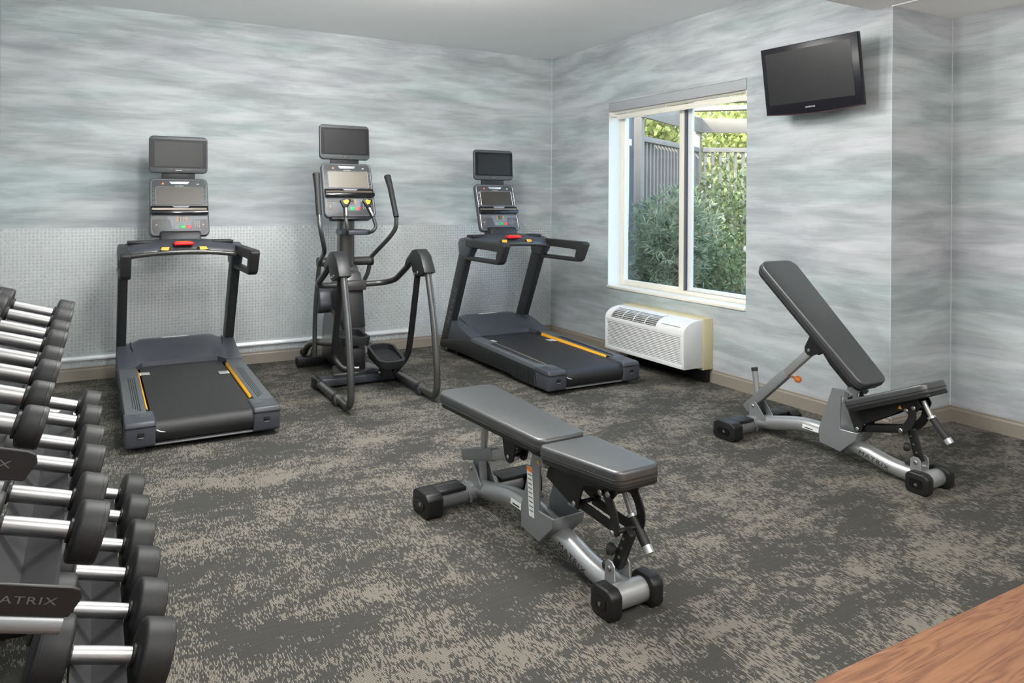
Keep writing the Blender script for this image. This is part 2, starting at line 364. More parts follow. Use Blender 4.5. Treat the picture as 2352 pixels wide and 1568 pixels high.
skirting('baseboard_return', [('x', bp(-1, YC), -0.016, DR)], 'taupe baseboard on the short wall return')
skirting('baseboard_recess', [('y', bp(-1, DR), YN, YC)], 'taupe baseboard along the recessed wall')
skirting('baseboard_left', [('y', bp(1, XL), YN, 0)], 'taupe baseboard behind the dumbbell rack')
BEAD = mat('pale_corner_bead', lin(206, 211, 212), 0.6, var=0.02)
struct('trim_1', box(-0.004, 0, -0.004, 0, BB, HC), BEAD, 'thin white corner bead between back and window walls', 'trim')
struct('trim_2', box(DR-0.004, DR, YC-0.004, YC, BB, ZS), BEAD, 'thin pale corner bead in the recess', 'trim')
struct('trim_3', box(-0.008, 0.004, YN, YC, ZS-0.006, ZS), WHITE, 'white edge bead across the bulkhead', 'trim')
struct('trim_4', box(-0.0012, 0.0012, YC-0.0012, YC+0.0012, BB, ZS), BEAD, 'white corner bead on the outer wall corner', 'trim')

# diamond plate wainscot: one aluminium sheet with its raised tread bars
PT = 1.108
panel = struct('diamond_plate_wainscot', box(XL, -0.004, -0.006, 0, BB, PT), ALU, 'aluminium diamond plate wainscot on the back wall', 'wall panel')
def tread_bars():
    verts, faces = [], []
    pitch = 0.0237; n = 0
    s2 = math.sqrt(0.5)
    def bar(cx, cz, ax, az):
        L, Wd, H = 0.0095, 0.0015, 0.0034; px, pz = -az, ax; i = len(verts)
        for a, w, h in ((-L, 0, 0), (-L*.45, -Wd, 0), (L*.45, -Wd, 0), (L, 0, 0), (L*.45, Wd, 0), (-L*.45, Wd, 0), (-L*.45, 0, H), (L*.45, 0, H)):
            verts.append((cx+ax*a+px*w, -0.006-h, cz+az*a+pz*w))
        for f in ((0, 1, 6), (1, 2, 7, 6), (2, 3, 7), (3, 4, 7), (4, 5, 6, 7), (5, 0, 6)): faces.append([i+k for k in f])
    nx = int((-XL)/pitch)+1; nz = int((PT-BB)/pitch)+2
    for i in range(nx):
        for j in range(nz):
            cx = XL+0.009+i*pitch; cz = BB+0.009+j*pitch
            if cz > PT-0.006 or cx > -0.010: continue
            sg = 1 if (i+j) % 2 == 0 else -1
            for k in (-1, 0, 1):
                o = k*0.0048
                bar(cx-sg*s2*o, cz+s2*o, s2, sg*s2) if sg == 1 else bar(cx+s2*o, cz+s2*o, s2, -s2)
    me = bpy.data.meshes.new('tread_bars'); me.from_pydata(verts, [], faces); me.update(); return me
obj('tread_bars', tread_bars(), ALU_BAR, panel, smooth=False, kind='stuff')
def rail():
    b = prism([(-0.006, 0.148), (-0.03, 0.148), (-0.03, 0.160), (-0.022, 0.176), (-0.006, 0.178)], XL, -1.487, 'x', 0.0015); return b
struct('trim_5', rail(), mat('white_aluminium_rail', lin(226, 230, 233), 0.32, 0.2, var=0.02), 'white rail along the bottom of the diamond plate', 'trim')

# window: vinyl frame, two sliding sashes, sill, shade
FX = 0.143
win = thing('window_1', 'cream vinyl sliding window with two panes in the right wall', 'window', (FX, (WY0+WY1)/2, WZ0), kind='structure')
wo = (FX, (WY0+WY1)/2, WZ0)
def ring(y0, y1, z0, z1, wl, wr, wb, wt, x0, x1):
    b = box(x0, x1, y0-wl, y0, z0, z1, 0.003); box(x0, x1, y1, y1+wr, z0, z1, 0.003, bm=b)
    box(x0, x1, y1+wr, y0-wl, z0, z0+wb, 0.003, bm=b); box(x0, x1, y1+wr, y0-wl, z1-wt, z1, 0.003, bm=b); return b
obj('window_frame', ring(WY0, WY1, WZ0, WZ1, 0.03, 0.03, 0.028, 0.03, FX-0.01, FX+0.06), CREAM, win, off=wo)
s1 = obj('sash', ring(WY0-0.028, -1.745, WZ0+0.02, WZ1-0.02, 0.024, 0.048, 0.03, 0.03, FX-0.004, FX+0.022), CREAM, win, off=wo)
obj('pane', box(FX+0.008, FX+0.012, -1.70, WY0-0.05, WZ0+0.045, WZ1-0.05), GLASS, s1, smooth=False, off=wo)
s2 = obj('sash', ring(-1.765, WY1+0.028, WZ0+0.03, WZ1-0.02, 0.046, 0.03, 0.03, 0.03, FX+0.026, FX+0.05), WHITE, win, off=wo)
obj('pane', box(FX+0.036, FX+0.04, WY1+0.05, -1.80, WZ0+0.055, WZ1-0.05), GLASS, s2, smooth=False, off=wo)
obj('sash_gasket', box(FX+0.006, FX+0.05, -1.756, -1.746, WZ0+0.03, WZ1-0.03, 0.002), mat('grey_gasket', lin(92, 98, 108), 0.6, var=0.05), win, off=wo)
obj('jamb', box(0.0, FX-0.008, WY0-0.003, WY0, WZ0, WZ1), mat('pale_jamb_paint', lin(226, 234, 236), 0.6, var=0.02), win, smooth=False, off=wo)
obj('window_sill', box(-0.012, FX+0.0, WY1-0.0, WY0+0.006, WZ0-0.024, WZ0, 0.006), CREAM, win, off=wo)
latch = obj('latch', xf(lathe_dir([(0, .022), (.006, .026), (.014, .022), (.02, .012)], (0, 0, 0), (-1, 0, 0), 16), Matrix.Translation((FX-0.004, WY1+0.12, 0.99))), WHITE, win, off=wo)
sh = thing('roller_shade', 'rolled up window shade with grey fascia at the window head', 'shade', (0.02, (WY0+WY1)/2, 2.12)); so = sh.location.copy()
obj('fascia', box(-0.004, 0.004, WY1+0.002, WY0-0.002, 2.12, WZ1-0.002, 0.002), mat('grey_shade_fascia', lin(166, 169, 173), 0.5, var=0.02), sh, off=so)
obj('shade_roll', cyl((0.052, WY1+0.02, 2.135), (0.052, WY0-0.03, 2.135), 0.034, 24), CREAM, sh, off=so)
obj('hem_bar', box(0.066, 0.074, WY1+0.02, WY0-0.03, 2.055, 2.10, 0.003), CREAM, sh, off=so)
obj('bracket', box(0.004, 0.085, WY0-0.026, WY0-0.01, 2.08, WZ1-0.003, 0.003), CREAM, sh, off=so)
obj('bracket', box(0.004, 0.085, WY1+0.006, WY1+0.018, 2.08, WZ1-0.003, 0.003), CREAM, sh, off=so)

# ------------------------------------------------------------------ consoles shared by the machines
def console(root, M, screen_m=LCD):
    """control panel in its own plane: X right, Y up the panel, Z toward the user"""
    w, h = 0.385, 0.43
    body = obj('control_panel', xf(prism([(x*(1.0 if y > 0 else 1.012), y) for x, y in rrect(w, h, 0.035)], -0.045, 0, 'z', 0.008), M), CONSOLE, root)
    out = None
    P = rrect(w-0.022, h-0.022, 0.028)
    out = tube([(x, y, 0.0008) for x, y in P+[P[0]]], 0.0018, 6)
    obj('outline', xf(out, M), SILVER, body)
    obj('display', xf(prism(rrect(0.302, 0.128, 0.004, cx=0.003, cy=0.081), 0, 0.0025, 'z'), M), screen_m, body)
    P = rrect(0.308, 0.134, 0.006, cx=0.003, cy=0.081)
    obj('display_border', xf(tube([(x, y, 0.0015) for x, y in P+[P[0]]], 0.0016, 6), M), SILVER, body)
    for sx in (-1, 1):
        for k in range(4):
            P = rrect(0.017, 0.017, 0.006, 3, cx=0.003+sx*0.163, cy=0.131-0.034*k)
            obj('side_key', xf(tube([(x, y, 0.0015) for x, y in P+[P[0]]], 0.0012, 5), M), SILVER, body)
    obj('speaker_vent', xf(prism([(-0.068, 0.190), (0.072, 0.190), (0.056, 0.168), (-0.052, 0.168)], 0, 0.006, 'z', 0.003), M), SILVER, body)
    obj('brand_lettering', xf(text_bm('MATRIX', 0.0075, 1.5), M @ Matrix.Translation((0.002, 0.156, 0.001))), PALE, body, smooth=False)
    obj('warning_mark', xf(prism([(-0.115, 0.168), (-0.095, 0.168), (-0.105, 0.184)], 0, 0.0012, 'z'), M), ORANGE, body)
    b = box(0.118, 0.122, 0.168, 0.177, 0, 0.0012); box(0.128, 0.132, 0.168, 0.177, 0, 0.0012, bm=b); box(0.12, 0.13, 0.171, 0.174, 0, 0.0012, bm=b)
    obj('symbol', xf(b, M), PALE, body)
    # reading rack
    obj('reading_rack', xf(prism([(-0.002, 0), (0.004, 0.012), (-0.03, 0.014), (-0.034, 0.040), (-0.060, 0.040), (-0.062, 0)], -0.186, 0.186, 'x', 0.003), M), GLOSS, body)
    obj('rack_shine', xf(prism([(-0.028, 0.0145), (-0.010, 0.0135), (-0.016, 0.017)], -0.178, 0.178, 'x'), M), mat('bronze_shine', lin(104, 96, 88), 0.25, 0.4, var=0.05), body)  # bronze strip that paints the shine along the glossy rack
    obj('rack_tab', xf(prism([(-0.052, 0.004), (0.070, 0.004), (0.052, -0.012), (-0.034, -0.012)], 0.0, 0.0135, 'z', 0.002), M), KEYGREY, body)
    # key deck
    obj('key_deck', xf(prism([(-0.175, -0.066), (0.18, -0.066), (0.18, -0.095), (0.083, -0.095), (0.070, -0.166), (-0.052, -0.166), (-0.066, -0.095), (-0.175, -0.095)], 0, 0.0015, 'z'), M), mat('key_deck_grey', lin(108, 114, 122), 0.4, var=0.04), body)
    obj('label_plate', xf(prism(rrect(0.09, 0.022, 0.002, 2, cx=-0.125, cy=-0.084), 0, 0.0022, 'z'), M), DIM, body)
    kb = obj('keypad', xf(prism(rrect(0.034, 0.038, 0.002, 2, cx=0.012, cy=-0.095), 0.0015, 0.003, 'z'), M), GLOSS, body)
    b = None
    for i in range(3):
        for j in range(4): b = box(0.001+i*0.0105, 0.005+i*0.0105, -0.112+j*0.0095, -0.108+j*0.0095, 0.003, 0.0036, bm=b)
    obj('digits', xf(b, M), PALE, kb)
    for sx in (-0.022, 0.036):
        for k in range(3): obj('side_function_key', xf(box(sx, sx+0.011, -0.113+k*0.014, -0.104+k*0.014, 0.0015, 0.003), M), mat('amber_key_print', lin(196, 140, 48), 0.5, var=0.04), body)
    obj('start_key', xf(prism([(-0.006, -0.138), (0.036, -0.138), (0.030, -0.161), (0.0, -0.161)], 0.001, 0.004, 'z', 0.001), M), GREEN, body)
    obj('stop_key', xf(prism([(0.044, -0.138), (0.078, -0.138), (0.072, -0.161), (0.040, -0.161)], 0.001, 0.004, 'z', 0.001), M), REDKEY, body)
    obj('cool_down_key', xf(prism([(-0.044, -0.140), (-0.014, -0.140), (-0.010, -0.160), (-0.038, -0.160)], 0.001, 0.0035, 'z', 0.001), M), KEYGREY, body)
    for sx in (-1, 1):
        P = rrect(0.026, 0.052, 0.003, 2, cx=sx*0.152, cy=-0.132)
        k = obj('arrow_keys', xf(tube([(x, y, 0.0012) for x, y in P+[P[0]]], 0.0011, 5), M), mat('bronze_line', lin(150, 110, 72), 0.5, var=0.04), body)
        obj('arrow_icon', xf(prism([(sx*0.152-0.006, -0.136), (sx*0.152+0.006, -0.136), (sx*0.152+0.004, -0.128)], 0, 0.001, 'z'), M), PALE, k)
    b = None
    for i in range(3):
        for j in range(4): b = box(0.098+i*0.014, 0.101+i*0.014, -0.152+j*0.012, -0.148+j*0.012, 0, 0.001, bm=b)
    obj('dot_keypad', xf(b, M), PALE, body)
    return body
def console_tv(root, M, screen_m=SCREEN):
    w, h = 0.388, 0.266
    bez = obj('television_housing', xf(prism(rrect(w, h, 0.03), -0.035, 0, 'z', 0.009), M), CONSOLE, root)
    obj('bezel', xf(prism(rrect(0.37, 0.205, 0.006, cy=0.006), 0, 0.002, 'z'), M), mat('satin_black_bezel', lin(16, 16, 18), 0.4, var=0.02, spec=0.25), bez)
    obj('screen', xf(prism(rrect(0.318, 0.176, 0.002, 2, cy=0.004), 0.002, 0.003, 'z'), M), screen_m, bez)
    obj('brand_badge', xf(prism(rrect(0.044, 0.009, 0.002, 2, cy=-0.113), 0, 0.001, 'z'), M), GLOSS, bez)
    obj('brand_lettering', xf(text_bm('MATRIX', 0.0045, 1.6), M @ Matrix.Translation((0, -0.113, 0.0016))), PALE, bez, smooth=False)
    return bez
def panel_frame(cx, y0, z0, y1, z1):
    """frame of a panel whose lower edge is at (y0,z0) and upper edge at (y1,z1)"""
    Y = Vector((0, y1-y0, z1-z0)).normalized(); Z = Vector((1, 0, 0)).cross(Y)
    return frame((cx, (y0+y1)/2, (z0+z1)/2), (1, 0, 0), Y, Z)

# ------------------------------------------------------------------ treadmill (origin: middle of the rear end on the floor, +y toward the wall)
def wedge(s, ya, yb):
    """slanted strip between the foot rail and the belt"""
    t = new(); zr = lambda y: 0.172+(y-0.16)*0.0282; zb = lambda y: 0.158+(y-0.07)*0.0188
    sec = lambda y: [(0.2785, zr(y)-0.0005), (0.268, zb(y)+0.001), (0.268, zb(y)-0.012), (0.2785, zb(y)-0.012)]
    A = [t.verts.new((s*x, ya, z)) for x, z in sec(ya)]; B = [t.verts.new((s*x, yb, z)) for x, z in sec(yb)]
    t.faces.new(A); t.faces.new(list(reversed(B)))
    for i in range(4): t.faces.new((A[i], B[i], B[(i+1) % 4], A[(i+1) % 4]))
    bmesh.ops.recalc_face_normals(t, faces=t.faces); bevel(t, 0.0025, 2); return t
def make_treadmill(label):
    t = thing('treadmill', label, 'treadmill', group='treadmills facing the diamond plate wall')
    W = 0.385
    # side rails
    for s in (-1, 1):
        X = lambda a, b: (min(s*a, s*b), max(s*a, s*b))
        x0, x1 = X(0.278, W)
        r = obj('side_rail', prism([(0.16, 0.172), (1.26, 0.203), (1.26, 0.045), (0.55, 0.045), (0.45, 0.03), (0.16, 0.03)], x0, x1, 'x', 0.006), TMGREY, t)
        x0, x1 = X(W-0.012, W+0.004)
        sk = obj('side_skirt', prism([(0.12, 0.145), (1.26, 0.176), (1.78, 0.10), (1.78, 0.045), (0.55, 0.045), (0.47, 0.028), (0.12, 0.028)], x0, x1, 'x', 0.003), TMDARK, t)
        for k in range(6):
            x0, x1 = X(W+0.003, W+0.007)
            y = 0.16+k*0.05
            obj('vent_rib', prism([(y, 0.05), (y+0.012, 0.05), (y+0.034, 0.128), (y+0.022, 0.128)], x0, x1, 'x'), BLACKMET, sk)
        for k in range(4):
            x0, x1 = X(0.305+k*0.011, 0.309+k*0.011)
            obj('grip_ridge', prism([(0.20+k*0.02, 0.1735), (0.95, 0.1955), (0.95, 0.1965), (0.20+k*0.02, 0.1755)], x0, x1, 'x'), TMDARK, r)
        for k in range(4):
            x0, x1 = X(0.262, 0.318-k*0.004)
            y = 0.085+k*0.026
            obj('grip_ridge', prism([(y, 0.1655), (y+0.012, 0.1658), (y+0.012, 0.1705), (y, 0.1695)], x0, x1, 'x'), TMGREY, r)
        # yellow edge strip, dark ends
        e = obj('edge_strip', wedge(s, 0.245, 1.17), YELLOW, t)
        obj('strip_end', wedge(s, 0.17, 0.246), BLACKMET, e); obj('strip_end', wedge(s, 1.168, 1.27), BLACKMET, e)
        # rear end cap
        x0, x1 = X(0.246, W+0.006)
        cp = obj('end_cap', prism([(0.0, 0.036), (-0.004, 0.10), (0.0, 0.150), (0.012, 0.1655), (0.20, 0.171), (0.20, 0.032), (0.02, 0.028)], x0, x1, 'x', 0.010, 3), TMBLUE, t)
        x0, x1 = X(0.246-0.001, W+0.0075)
        obj('cap_lip', prism([(-0.0045, 0.135), (-0.0045, 0.139), (0.19, 0.143), (0.19, 0.139)], x0, x1, 'x'), BLACKMET, cp)
        cxm = s*0.316
        obj('adjuster_slot', box(cxm-0.017, cxm+0.017, -0.0062, 0.02, 0.083, 0.112, 0.003), BLACKMET, cp)
        obj('slot_shine', box(cxm-0.014, cxm+0.014, -0.0068, -0.005, 0.0835, 0.087), SILVER, cp)
        obj('levelling_foot', merge(cyl((s*0.35, 0.26, 0.0), (s*0.35, 0.26, 0.012), 0.022), cyl((s*0.35, 0.26, 0.01), (s*0.35, 0.26, 0.05), 0.008)), BLACKMET, t)
        wh = obj('transport_wheel', merge(lathe_dir([(0, .028), (.004, .034), (.022, .034), (.026, .028)], (s*0.365-0.013, 1.70, 0.034), (1, 0, 0), 20),
                 box(s*0.365-0.02, s*0.365+0.02, 1.66, 1.74, 0.045, 0.075, 0.004)), RUBBER, t)
        obj('wheel_hub', cyl((s*0.365-s*0.0-0.015, 1.70, 0.034), (s*0.365+0.016, 1.70, 0.034), 0.010, 12), SILVER, wh)
        obj('front_foot', box(s*0.33-0.03, s*0.33+0.03, 1.50, 1.56, 0.0, 0.05, 0.006), BLACKMET, t)
        # upright
        x0, x1 = X(W-0.056, W+0.003)
        up = obj('upright', prism([(1.825, 0.05), (1.80, 0.03), (1.70, 0.035), (1.665, 0.10), (1.278, 0.885), (1.42, 0.93)], x0, x1, 'x', 0.012, 3), TMDARK, t)
        Mt = frame((s*(W+0.0034), 1.56, 0.42), (0, -0.4423*1.0, 0.8969), Vector((s, 0, 0)).cross(Vector((0, -0.4423, 0.8969))), (s, 0, 0))
        obj('brand_lettering', xf(text_bm('MATRIX', 0.05, 1.3, space=1.15), Mt), DIM, up, smooth=False)
        # shoulder
        x0, x1 = X(W-0.066, W+0.008)
        obj('shoulder', prism([(1.195, 0.945), (1.22, 1.0), (1.32, 1.022), (1.43, 1.008), (1.455, 0.965), (1.43, 0.862), (1.275, 0.852)], x0, x1, 'x', 0.016, 3), TMBLUE, t)
        # handrail loop
        x0, x1 = X(W-0.048, W+0.012)
        obj('handrail', prism([(1.30, 1.004), (0.655, 1.002), (0.628, 0.985), (0.70, 0.855), (0.735, 0.836), (1.33, 0.834), (1.33, 0.866), (0.775, 0.868), (0.752, 0.934), (1.10, 0.942), (1.30, 0.944)], x0, x1, 'x', 0.010, 3), RUBBER, t)
        # tray pad on the dash
        x0, x1 = X(0.195, 0.335)
        obj('accessory_tray', prism([(x0, 1.275), (x1, 1.275), (x1, 1.40), (x0, 1.40)], 1.018, 1.0395 if True else 0, 'z', 0.006), BLACKMET, t)
    # deck and belt
    obj('deck_frame', box(-0.28, 0.28, 0.10, 1.7, 0.05, 0.13, 0.004), BLACKMET, t)
    prof = []
    for k in range(9):
        a = R(90+180*k/8); prof.append((0.065+0.060*math.cos(a), 0.098+0.060*math.sin(a)))
    prof = [(1.45, 0.184)]+prof+[(0.3, 0.038), (0.3, 0.05), (0.7, 0.06), (0.7, 0.165), (1.45, 0.17)]
    obj('running_belt', prism(prof, -0.258, 0.258, 'x'), BELT, t)
    obj('belt_guard', box(-0.25, 0.25, 0.02, 0.10, 0.028, 0.037, 0.003), STEELGREY, t)
    # belt print: three slanting bars at both edges near the tail and front
    for (cx, cy) in ((-0.235, 1.16), (0.225, 0.98), (0.215, 0.05)):
        b = None
        for k in range(3 if cy > .2 else 2):
            z = 0.1665+(cy-0.07)*0.0163+0.0008 if cy > .2 else 0
            if cy > 0.2: b = prism([(cx-0.028, cy-k*0.03), (cx+0.028, cy-k*0.03-0.012), (cx+0.028, cy-k*0.03-0.02), (cx-0.028, cy-k*0.03-0.008)], 0.1575+(cy-.07)*0.0188, 0.1595+(cy-.07)*0.0188, 'z', bm=b)
        if b is not None:
            sx = cx+(0.028 if cx > 0 else -0.028); zz = 0.1575+(cy-.07)*0.0188
            b = prism([(sx-0.004, cy+0.0), (sx+0.004, cy+0.0), (sx+0.004, cy-0.08), (sx-0.004, cy-0.08)], zz-0.0008, zz+0.002, 'z', bm=b)
            obj('belt_print', b, PALE, t)
    b = tube([(x, 0.0035-0.0, z) for x, z in ((-0.243, 0.115), (-0.225, 0.104), (-0.20, 0.098))], [0.0035, 0.0035, 0.001], 6)
    obj('belt_print', b, PALE, t)
    # motor cover: a lofted hood
    g = new(); V = []
    xs = [-W-0.002, -W, -0.36, -0.335, -0.31, -0.285, -0.265, -0.24, -0.2, -0.13, 0, 0.13, 0.2, 0.24, 0.265, 0.285, 0.31, 0.335, 0.36, W, W+0.002]
    for x in xs:
        ax = abs(x); k = max(0, min(1, (ax-0.225)/0.075)); k = k*k*(3-2*k)
        ys = 1.335*(1-k)+1.20*k; top = 0.322*(1-k)+0.296*k; z0 = 0.212*(1-k)+0.2075*k
        col = [(ys-0.0, z0-0.03)] if ax < W+0.001 else [(ys, 0.06)]
        n = 11
        for i in range(n):
            q = i/(n-1); y = ys+0.004+(1.60-ys)*q; e = q*q*(3-2*q); e = 0.55*q+0.45*e
            col.append((y, z0+(top-z0)*e))
        col += [(1.66, top-0.004), (1.73, top-0.07), (1.775, 0.16), (1.785, 0.05)]
        if ax > W+0.001: col = [(y, 0.08 if i not in (0,) else 0.07) for i, (y, z) in enumerate(col)]
        V.append([g.verts.new((x, y, z)) for y, z in col])
    strip_from_grid(g, V); bmesh.ops.recalc_face_normals(g, faces=g.faces)
    hood = obj('motor_cover', g, TMBLUE, t)
    for s in (-1, 1):
        P = [(s*0.262, 1.345, 0.2155), (s*0.285, 1.42, 0.249), (s*0.30, 1.52, 0.288), (s*0.302, 1.60, 0.309)]
        obj('cover_seam', tube(fillet(P, 0.05), 0.0035, 6), BLACKMET, hood)
    obj('cover_badge', prism([(-0.10, 1.628), (0.085, 1.628), (0.07, 1.652), (-0.085, 1.652)], 0.3195, 0.3225, 'z', 0.001), PALE, hood)
    # dash across the uprights
    g = new(); V = []
    for i in range(25):
        x = -0.34+0.68*i/24; a = 1-(x/0.385)**2; zo = 0.036*a-0.006; yo = -0.01*a
        V.append([g.verts.new((x, y+yo, z+zo)) for y, z in ((1.205, 0.925), (1.195, 0.945), (1.20, 0.965), (1.235, 0.995), (1.30, 1.015), (1.38, 1.02), (1.44, 1.01), (1.46, 0.985), (1.45, 0.93), (1.205, 0.925))])
    strip_from_grid(g, V); bmesh.ops.holes_fill(g, edges=g.edges, sides=0); bmesh.ops.remove_doubles(g, verts=g.verts, dist=1e-5); bmesh.ops.recalc_face_normals(g, faces=g.faces)
    dash = obj('dash', g, TMBLUE, t)
    P = [(x, 1.150-0.020*(1-(x/.33)**2), 0.945+0.026*(1-(x/0.33)**2)) for x in [-0.33+0.66*i/16 for i in range(17)]]
    bar = obj('grip_bar', tube(P, [0.0165 if abs(p[0]) > .15 else 0.0195 for p in P], 12), GUN, t)
    for s in (-1, 1):
        obj('bar_mount', rod([(s*0.105, 1.135, 0.968), (s*0.105, 1.215, 0.985)], 0.05, 0.03, bv=0.006), GUN, bar)
        P = [(s*(0.165+0.08*k), 1.137+0.006*k, 0.9795-0.0085*k) for k in (0, 1)]
        obj('pulse_sensor', rod(P, 0.02, 0.004, up=(0, 1, 0), bv=0.001), SILVER, bar)
        M = frame((s*0.118, 1.128, 0.992), (1, 0, 0), (0, 0.45, 0.9), (0, -0.9, 0.45))
        pg = [(-0.026, -0.008), (-0.018, 0.012), (0.024, 0.012), (0.018, -0.012)] if s < 0 else [(0.026, -0.008), (0.018, 0.012), (-0.024, 0.012), (-0.018, -0.012)]
        M = M @ Matrix.Scale(1.3, 4)
        dc = obj('speed_toggle', xf(prism(pg, -0.012, 0.002, 'z', 0.002), M), BLACKMET, bar)
        obj('toggle_decal', xf(prism([(a*.82, b*.8) for a, b in pg], 0.002, 0.003, 'z'), M), YELLOW, dc)
    st = obj('stop_button', box(-0.062, 0.062, 1.155, 1.225, 1.012, 1.036, 0.008, 3), RED, t)
    obj('button_line', tube([(-0.05, 1.158, 1.037), (-0.04, 1.20, 1.0375), (0.04, 1.20, 1.0375), (0.05, 1.158, 1.037)], 0.0016, 5), ORANGE, st)
    # console
    obj('console_neck', prism([(1.33, 1.02), (1.48, 1.02), (1.47, 1.10), (1.36, 1.10)], -0.13, 0.13, 'x', 0.012), TMDARK, t)
    console(t, panel_frame(0.0, 1.40, 1.055, 1.545, 1.485))
    obj('television_neck', box(-0.11, 0.11, 1.556, 1.586, 1.44, 1.56, 0.006), TMDARK, t)
    console_tv(t, panel_frame(0.0, 1.535, 1.511, 1.55, 1.777))
    return t
def place(root, loc, rz=0): root.location = loc; root.rotation_euler = (0, 0, rz); return root
def copy_tree(o, parent=None):
    c = o.copy(); C.objects.link(c); c.parent = parent
    for ch in o.children: copy_tree(ch, c)
    return c
tm = make_treadmill('dark grey treadmill nearest the dumbbell rack, left of the elliptical')
place(tm, (-3.448, -1.955, 0))
tm2 = copy_tree(tm); tm2['label'] = 'dark grey treadmill beside the window corner, right of the elliptical'
place(tm2, (-0.897, -2.0, 0))

# ------------------------------------------------------------------ elliptical (vertices in world coordinates)
def make_elliptical():
    c = -2.313; O = (c, -1.0, 0.0)
    t = thing('elliptical_trainer', 'tall dark elliptical trainer standing between the two treadmills', 'elliptical', O)
    A = lambda n, b, m, p=t, **k: obj(n, b, m, p, off=O, **k)
    # base
    b = box(c-0.31, c+0.31, -1.095, -0.985, 0.012, 0.072, 0.014, 3)
    pl = A('base_platform', b, TMBLUE)
    A('platform_top', prism([(c-0.19, -1.07), (c+0.20, -1.07), (c+0.16, -0.80), (c-0.12, -0.80)], 0.06, 0.098, 'z', 0.012), GUN, pl)
    for s in (-1, 1): A('base_end', box(c+s*0.30-0.022, c+s*0.30+0.022, -1.115, -0.975, 0.0, 0.082, 0.014, 3), BLACKMET, pl)
    A('spine', box(c-0.05, c+0.05, -0.99, -0.25, 0.03, 0.09, 0.01), BLACKMET)
    st = A('front_stabilizer', box(c-0.27, c+0.27, -0.37, -0.285, 0.018, 0.085, 0.01), BLACKMET)
    for s in (-1, 1):
        A('levelling_foot', cyl((c+s*0.24, -0.327, 0), (c+s*0.24, -0.327, 0.03), 0.022), RUBBER, st)
    # drive housing
    hp = [(-1.0, 0.075), (-0.99, 0.38), (-0.925, 0.70), (-0.87, 0.80), (-0.72, 0.80), (-0.58, 0.70), (-0.40, 0.47), (-0.33, 0.24), (-0.36, 0.06)]
    hs = A('drive_housing', prism(hp, c-0.077, c+0.077, 'x', 0.028, 4), GUN)
    A('housing_panel', prism([(-1.004, 0.40), (-0.935, 0.70), (-0.92, 0.70), (-0.985, 0.40)], c-0.05, c+0.068, 'x', 0.006), BLACKMET, hs)
    A('housing_panel', prism([(-1.012, 0.085), (-1.006, 0.235), (-0.985, 0.235), (-0.985, 0.085)], c-0.055, c+0.066, 'x', 0.008), TMDARK, hs)
    A('collar', prism(rrect(0.18, 0.16, 0.03, cx=c, cy=-0.895), 0.665, 0.735, 'z', 0.008), GUN, hs)
    A('mast', prism(rrect(0.114, 0.12, 0.03, cx=c-0.003, cy=-0.735), 0.74, 1.24, 'z', 0.0), GUN)
    A('mast_boot', prism([(-0.845, 0.735), (-0.825, 0.83), (-0.66, 0.86), (-0.64, 0.75)], c-0.072, c+0.072, 'x', 0.02, 3), GUN, hs)
    # frame tubes
    for s in (-1, 1):
        X = c+s*0.288
        f = A('floor_tube', cyl((X, -1.08, 0.042), (X, -1.50, 0.042), 0.030, 18), GUN)
        A('foot', merge(box(X-0.03, X+0.03, -1.565, -1.49, 0.0, 0.03, 0.008), cyl((X, -1.49, 0.043), (X, -1.535, 0.043), 0.034)), RUBBER, f)
        A('chrome_ring', cyl((X, -1.537, 0.043), (X, -1.556, 0.043), 0.0325, 20), CHROME, f)
        P = fillet([(X, -1.55, 0.043), (X, -1.80, 0.040), (X, -1.80, 0.22), (X, -1.735, 0.56), (X, -1.63, 0.86)], 0.15, 8)
        A('rear_upright', tube(P, 0.0225, 16), GUN)
        cap = A('pivot_cover', prism([(-1.30, 0.865), (-1.34, 0.915), (-1.45, 0.985), (-1.52, 0.995), (-1.60, 0.955), (-1.68, 0.845), (-1.585, 0.818), (-1.50, 0.80), (-1.455, 0.835), (-1.43, 0.90), (-1.36, 0.868)], X-0.042, X+0.042, 'x', 0.009, 2), TMDARK)
        A('cover_bolt', cyl((X-s*0.045, -1.50, 0.822), (X+s*0.047, -1.50, 0.822), 0.011, 12), CHROME, cap)
        A('cover_bolt', cyl((X-s*0.045, -1.555, 0.838), (X+s*0.047, -1.555, 0.838), 0.011, 12), CHROME, cap)
        P = fillet([(X, -1.34, 0.893), (X, -1.22, 0.83), (X, -1.02, 0.735), (c+s*0.24, -0.90, 0.705), (c+s*0.07, -0.895, 0.70)], 0.12, 7)
        A('top_tube', tube(P, 0.0215, 16), GUN)
    # axle and swinging handlebars
    ax = A('handlebar_axle', cyl((c-0.185, -0.70, 0.858), (c+0.20, -0.70, 0.858), 0.033, 20), GUN)
    A('axle_cap', cyl((c+0.20, -0.70, 0.858), (c+0.222, -0.70, 0.858), 0.036, 20), BLACKMET, ax)
    A('axle_cap', cyl((c-0.207, -0.70, 0.858), (c-0.185, -0.70, 0.858), 0.036, 20), BLACKMET, ax)
    Rp = [(-2.105, -0.68, 0.84), (-2.105, -0.69, 0.88), (-2.03, -0.91, 1.045), (-1.998, -0.965, 1.12), (-1.998, -0.965, 1.2), (-1.998, -0.855, 1.38), (-1.998, -0.765, 1.51)]
    hr = A('handlebar', tube(fillet(Rp[:5], 0.09, 6), 0.0165, 14), GUN)
    A('grip', tube([Rp[4], (-1.998, -0.905, 1.30), (-1.998, -0.835, 1.42), (-1.998, -0.785, 1.485), Rp[6]], [0.020, 0.0205, 0.0215, 0.025, 0.027], 16), RUBBER, hr)
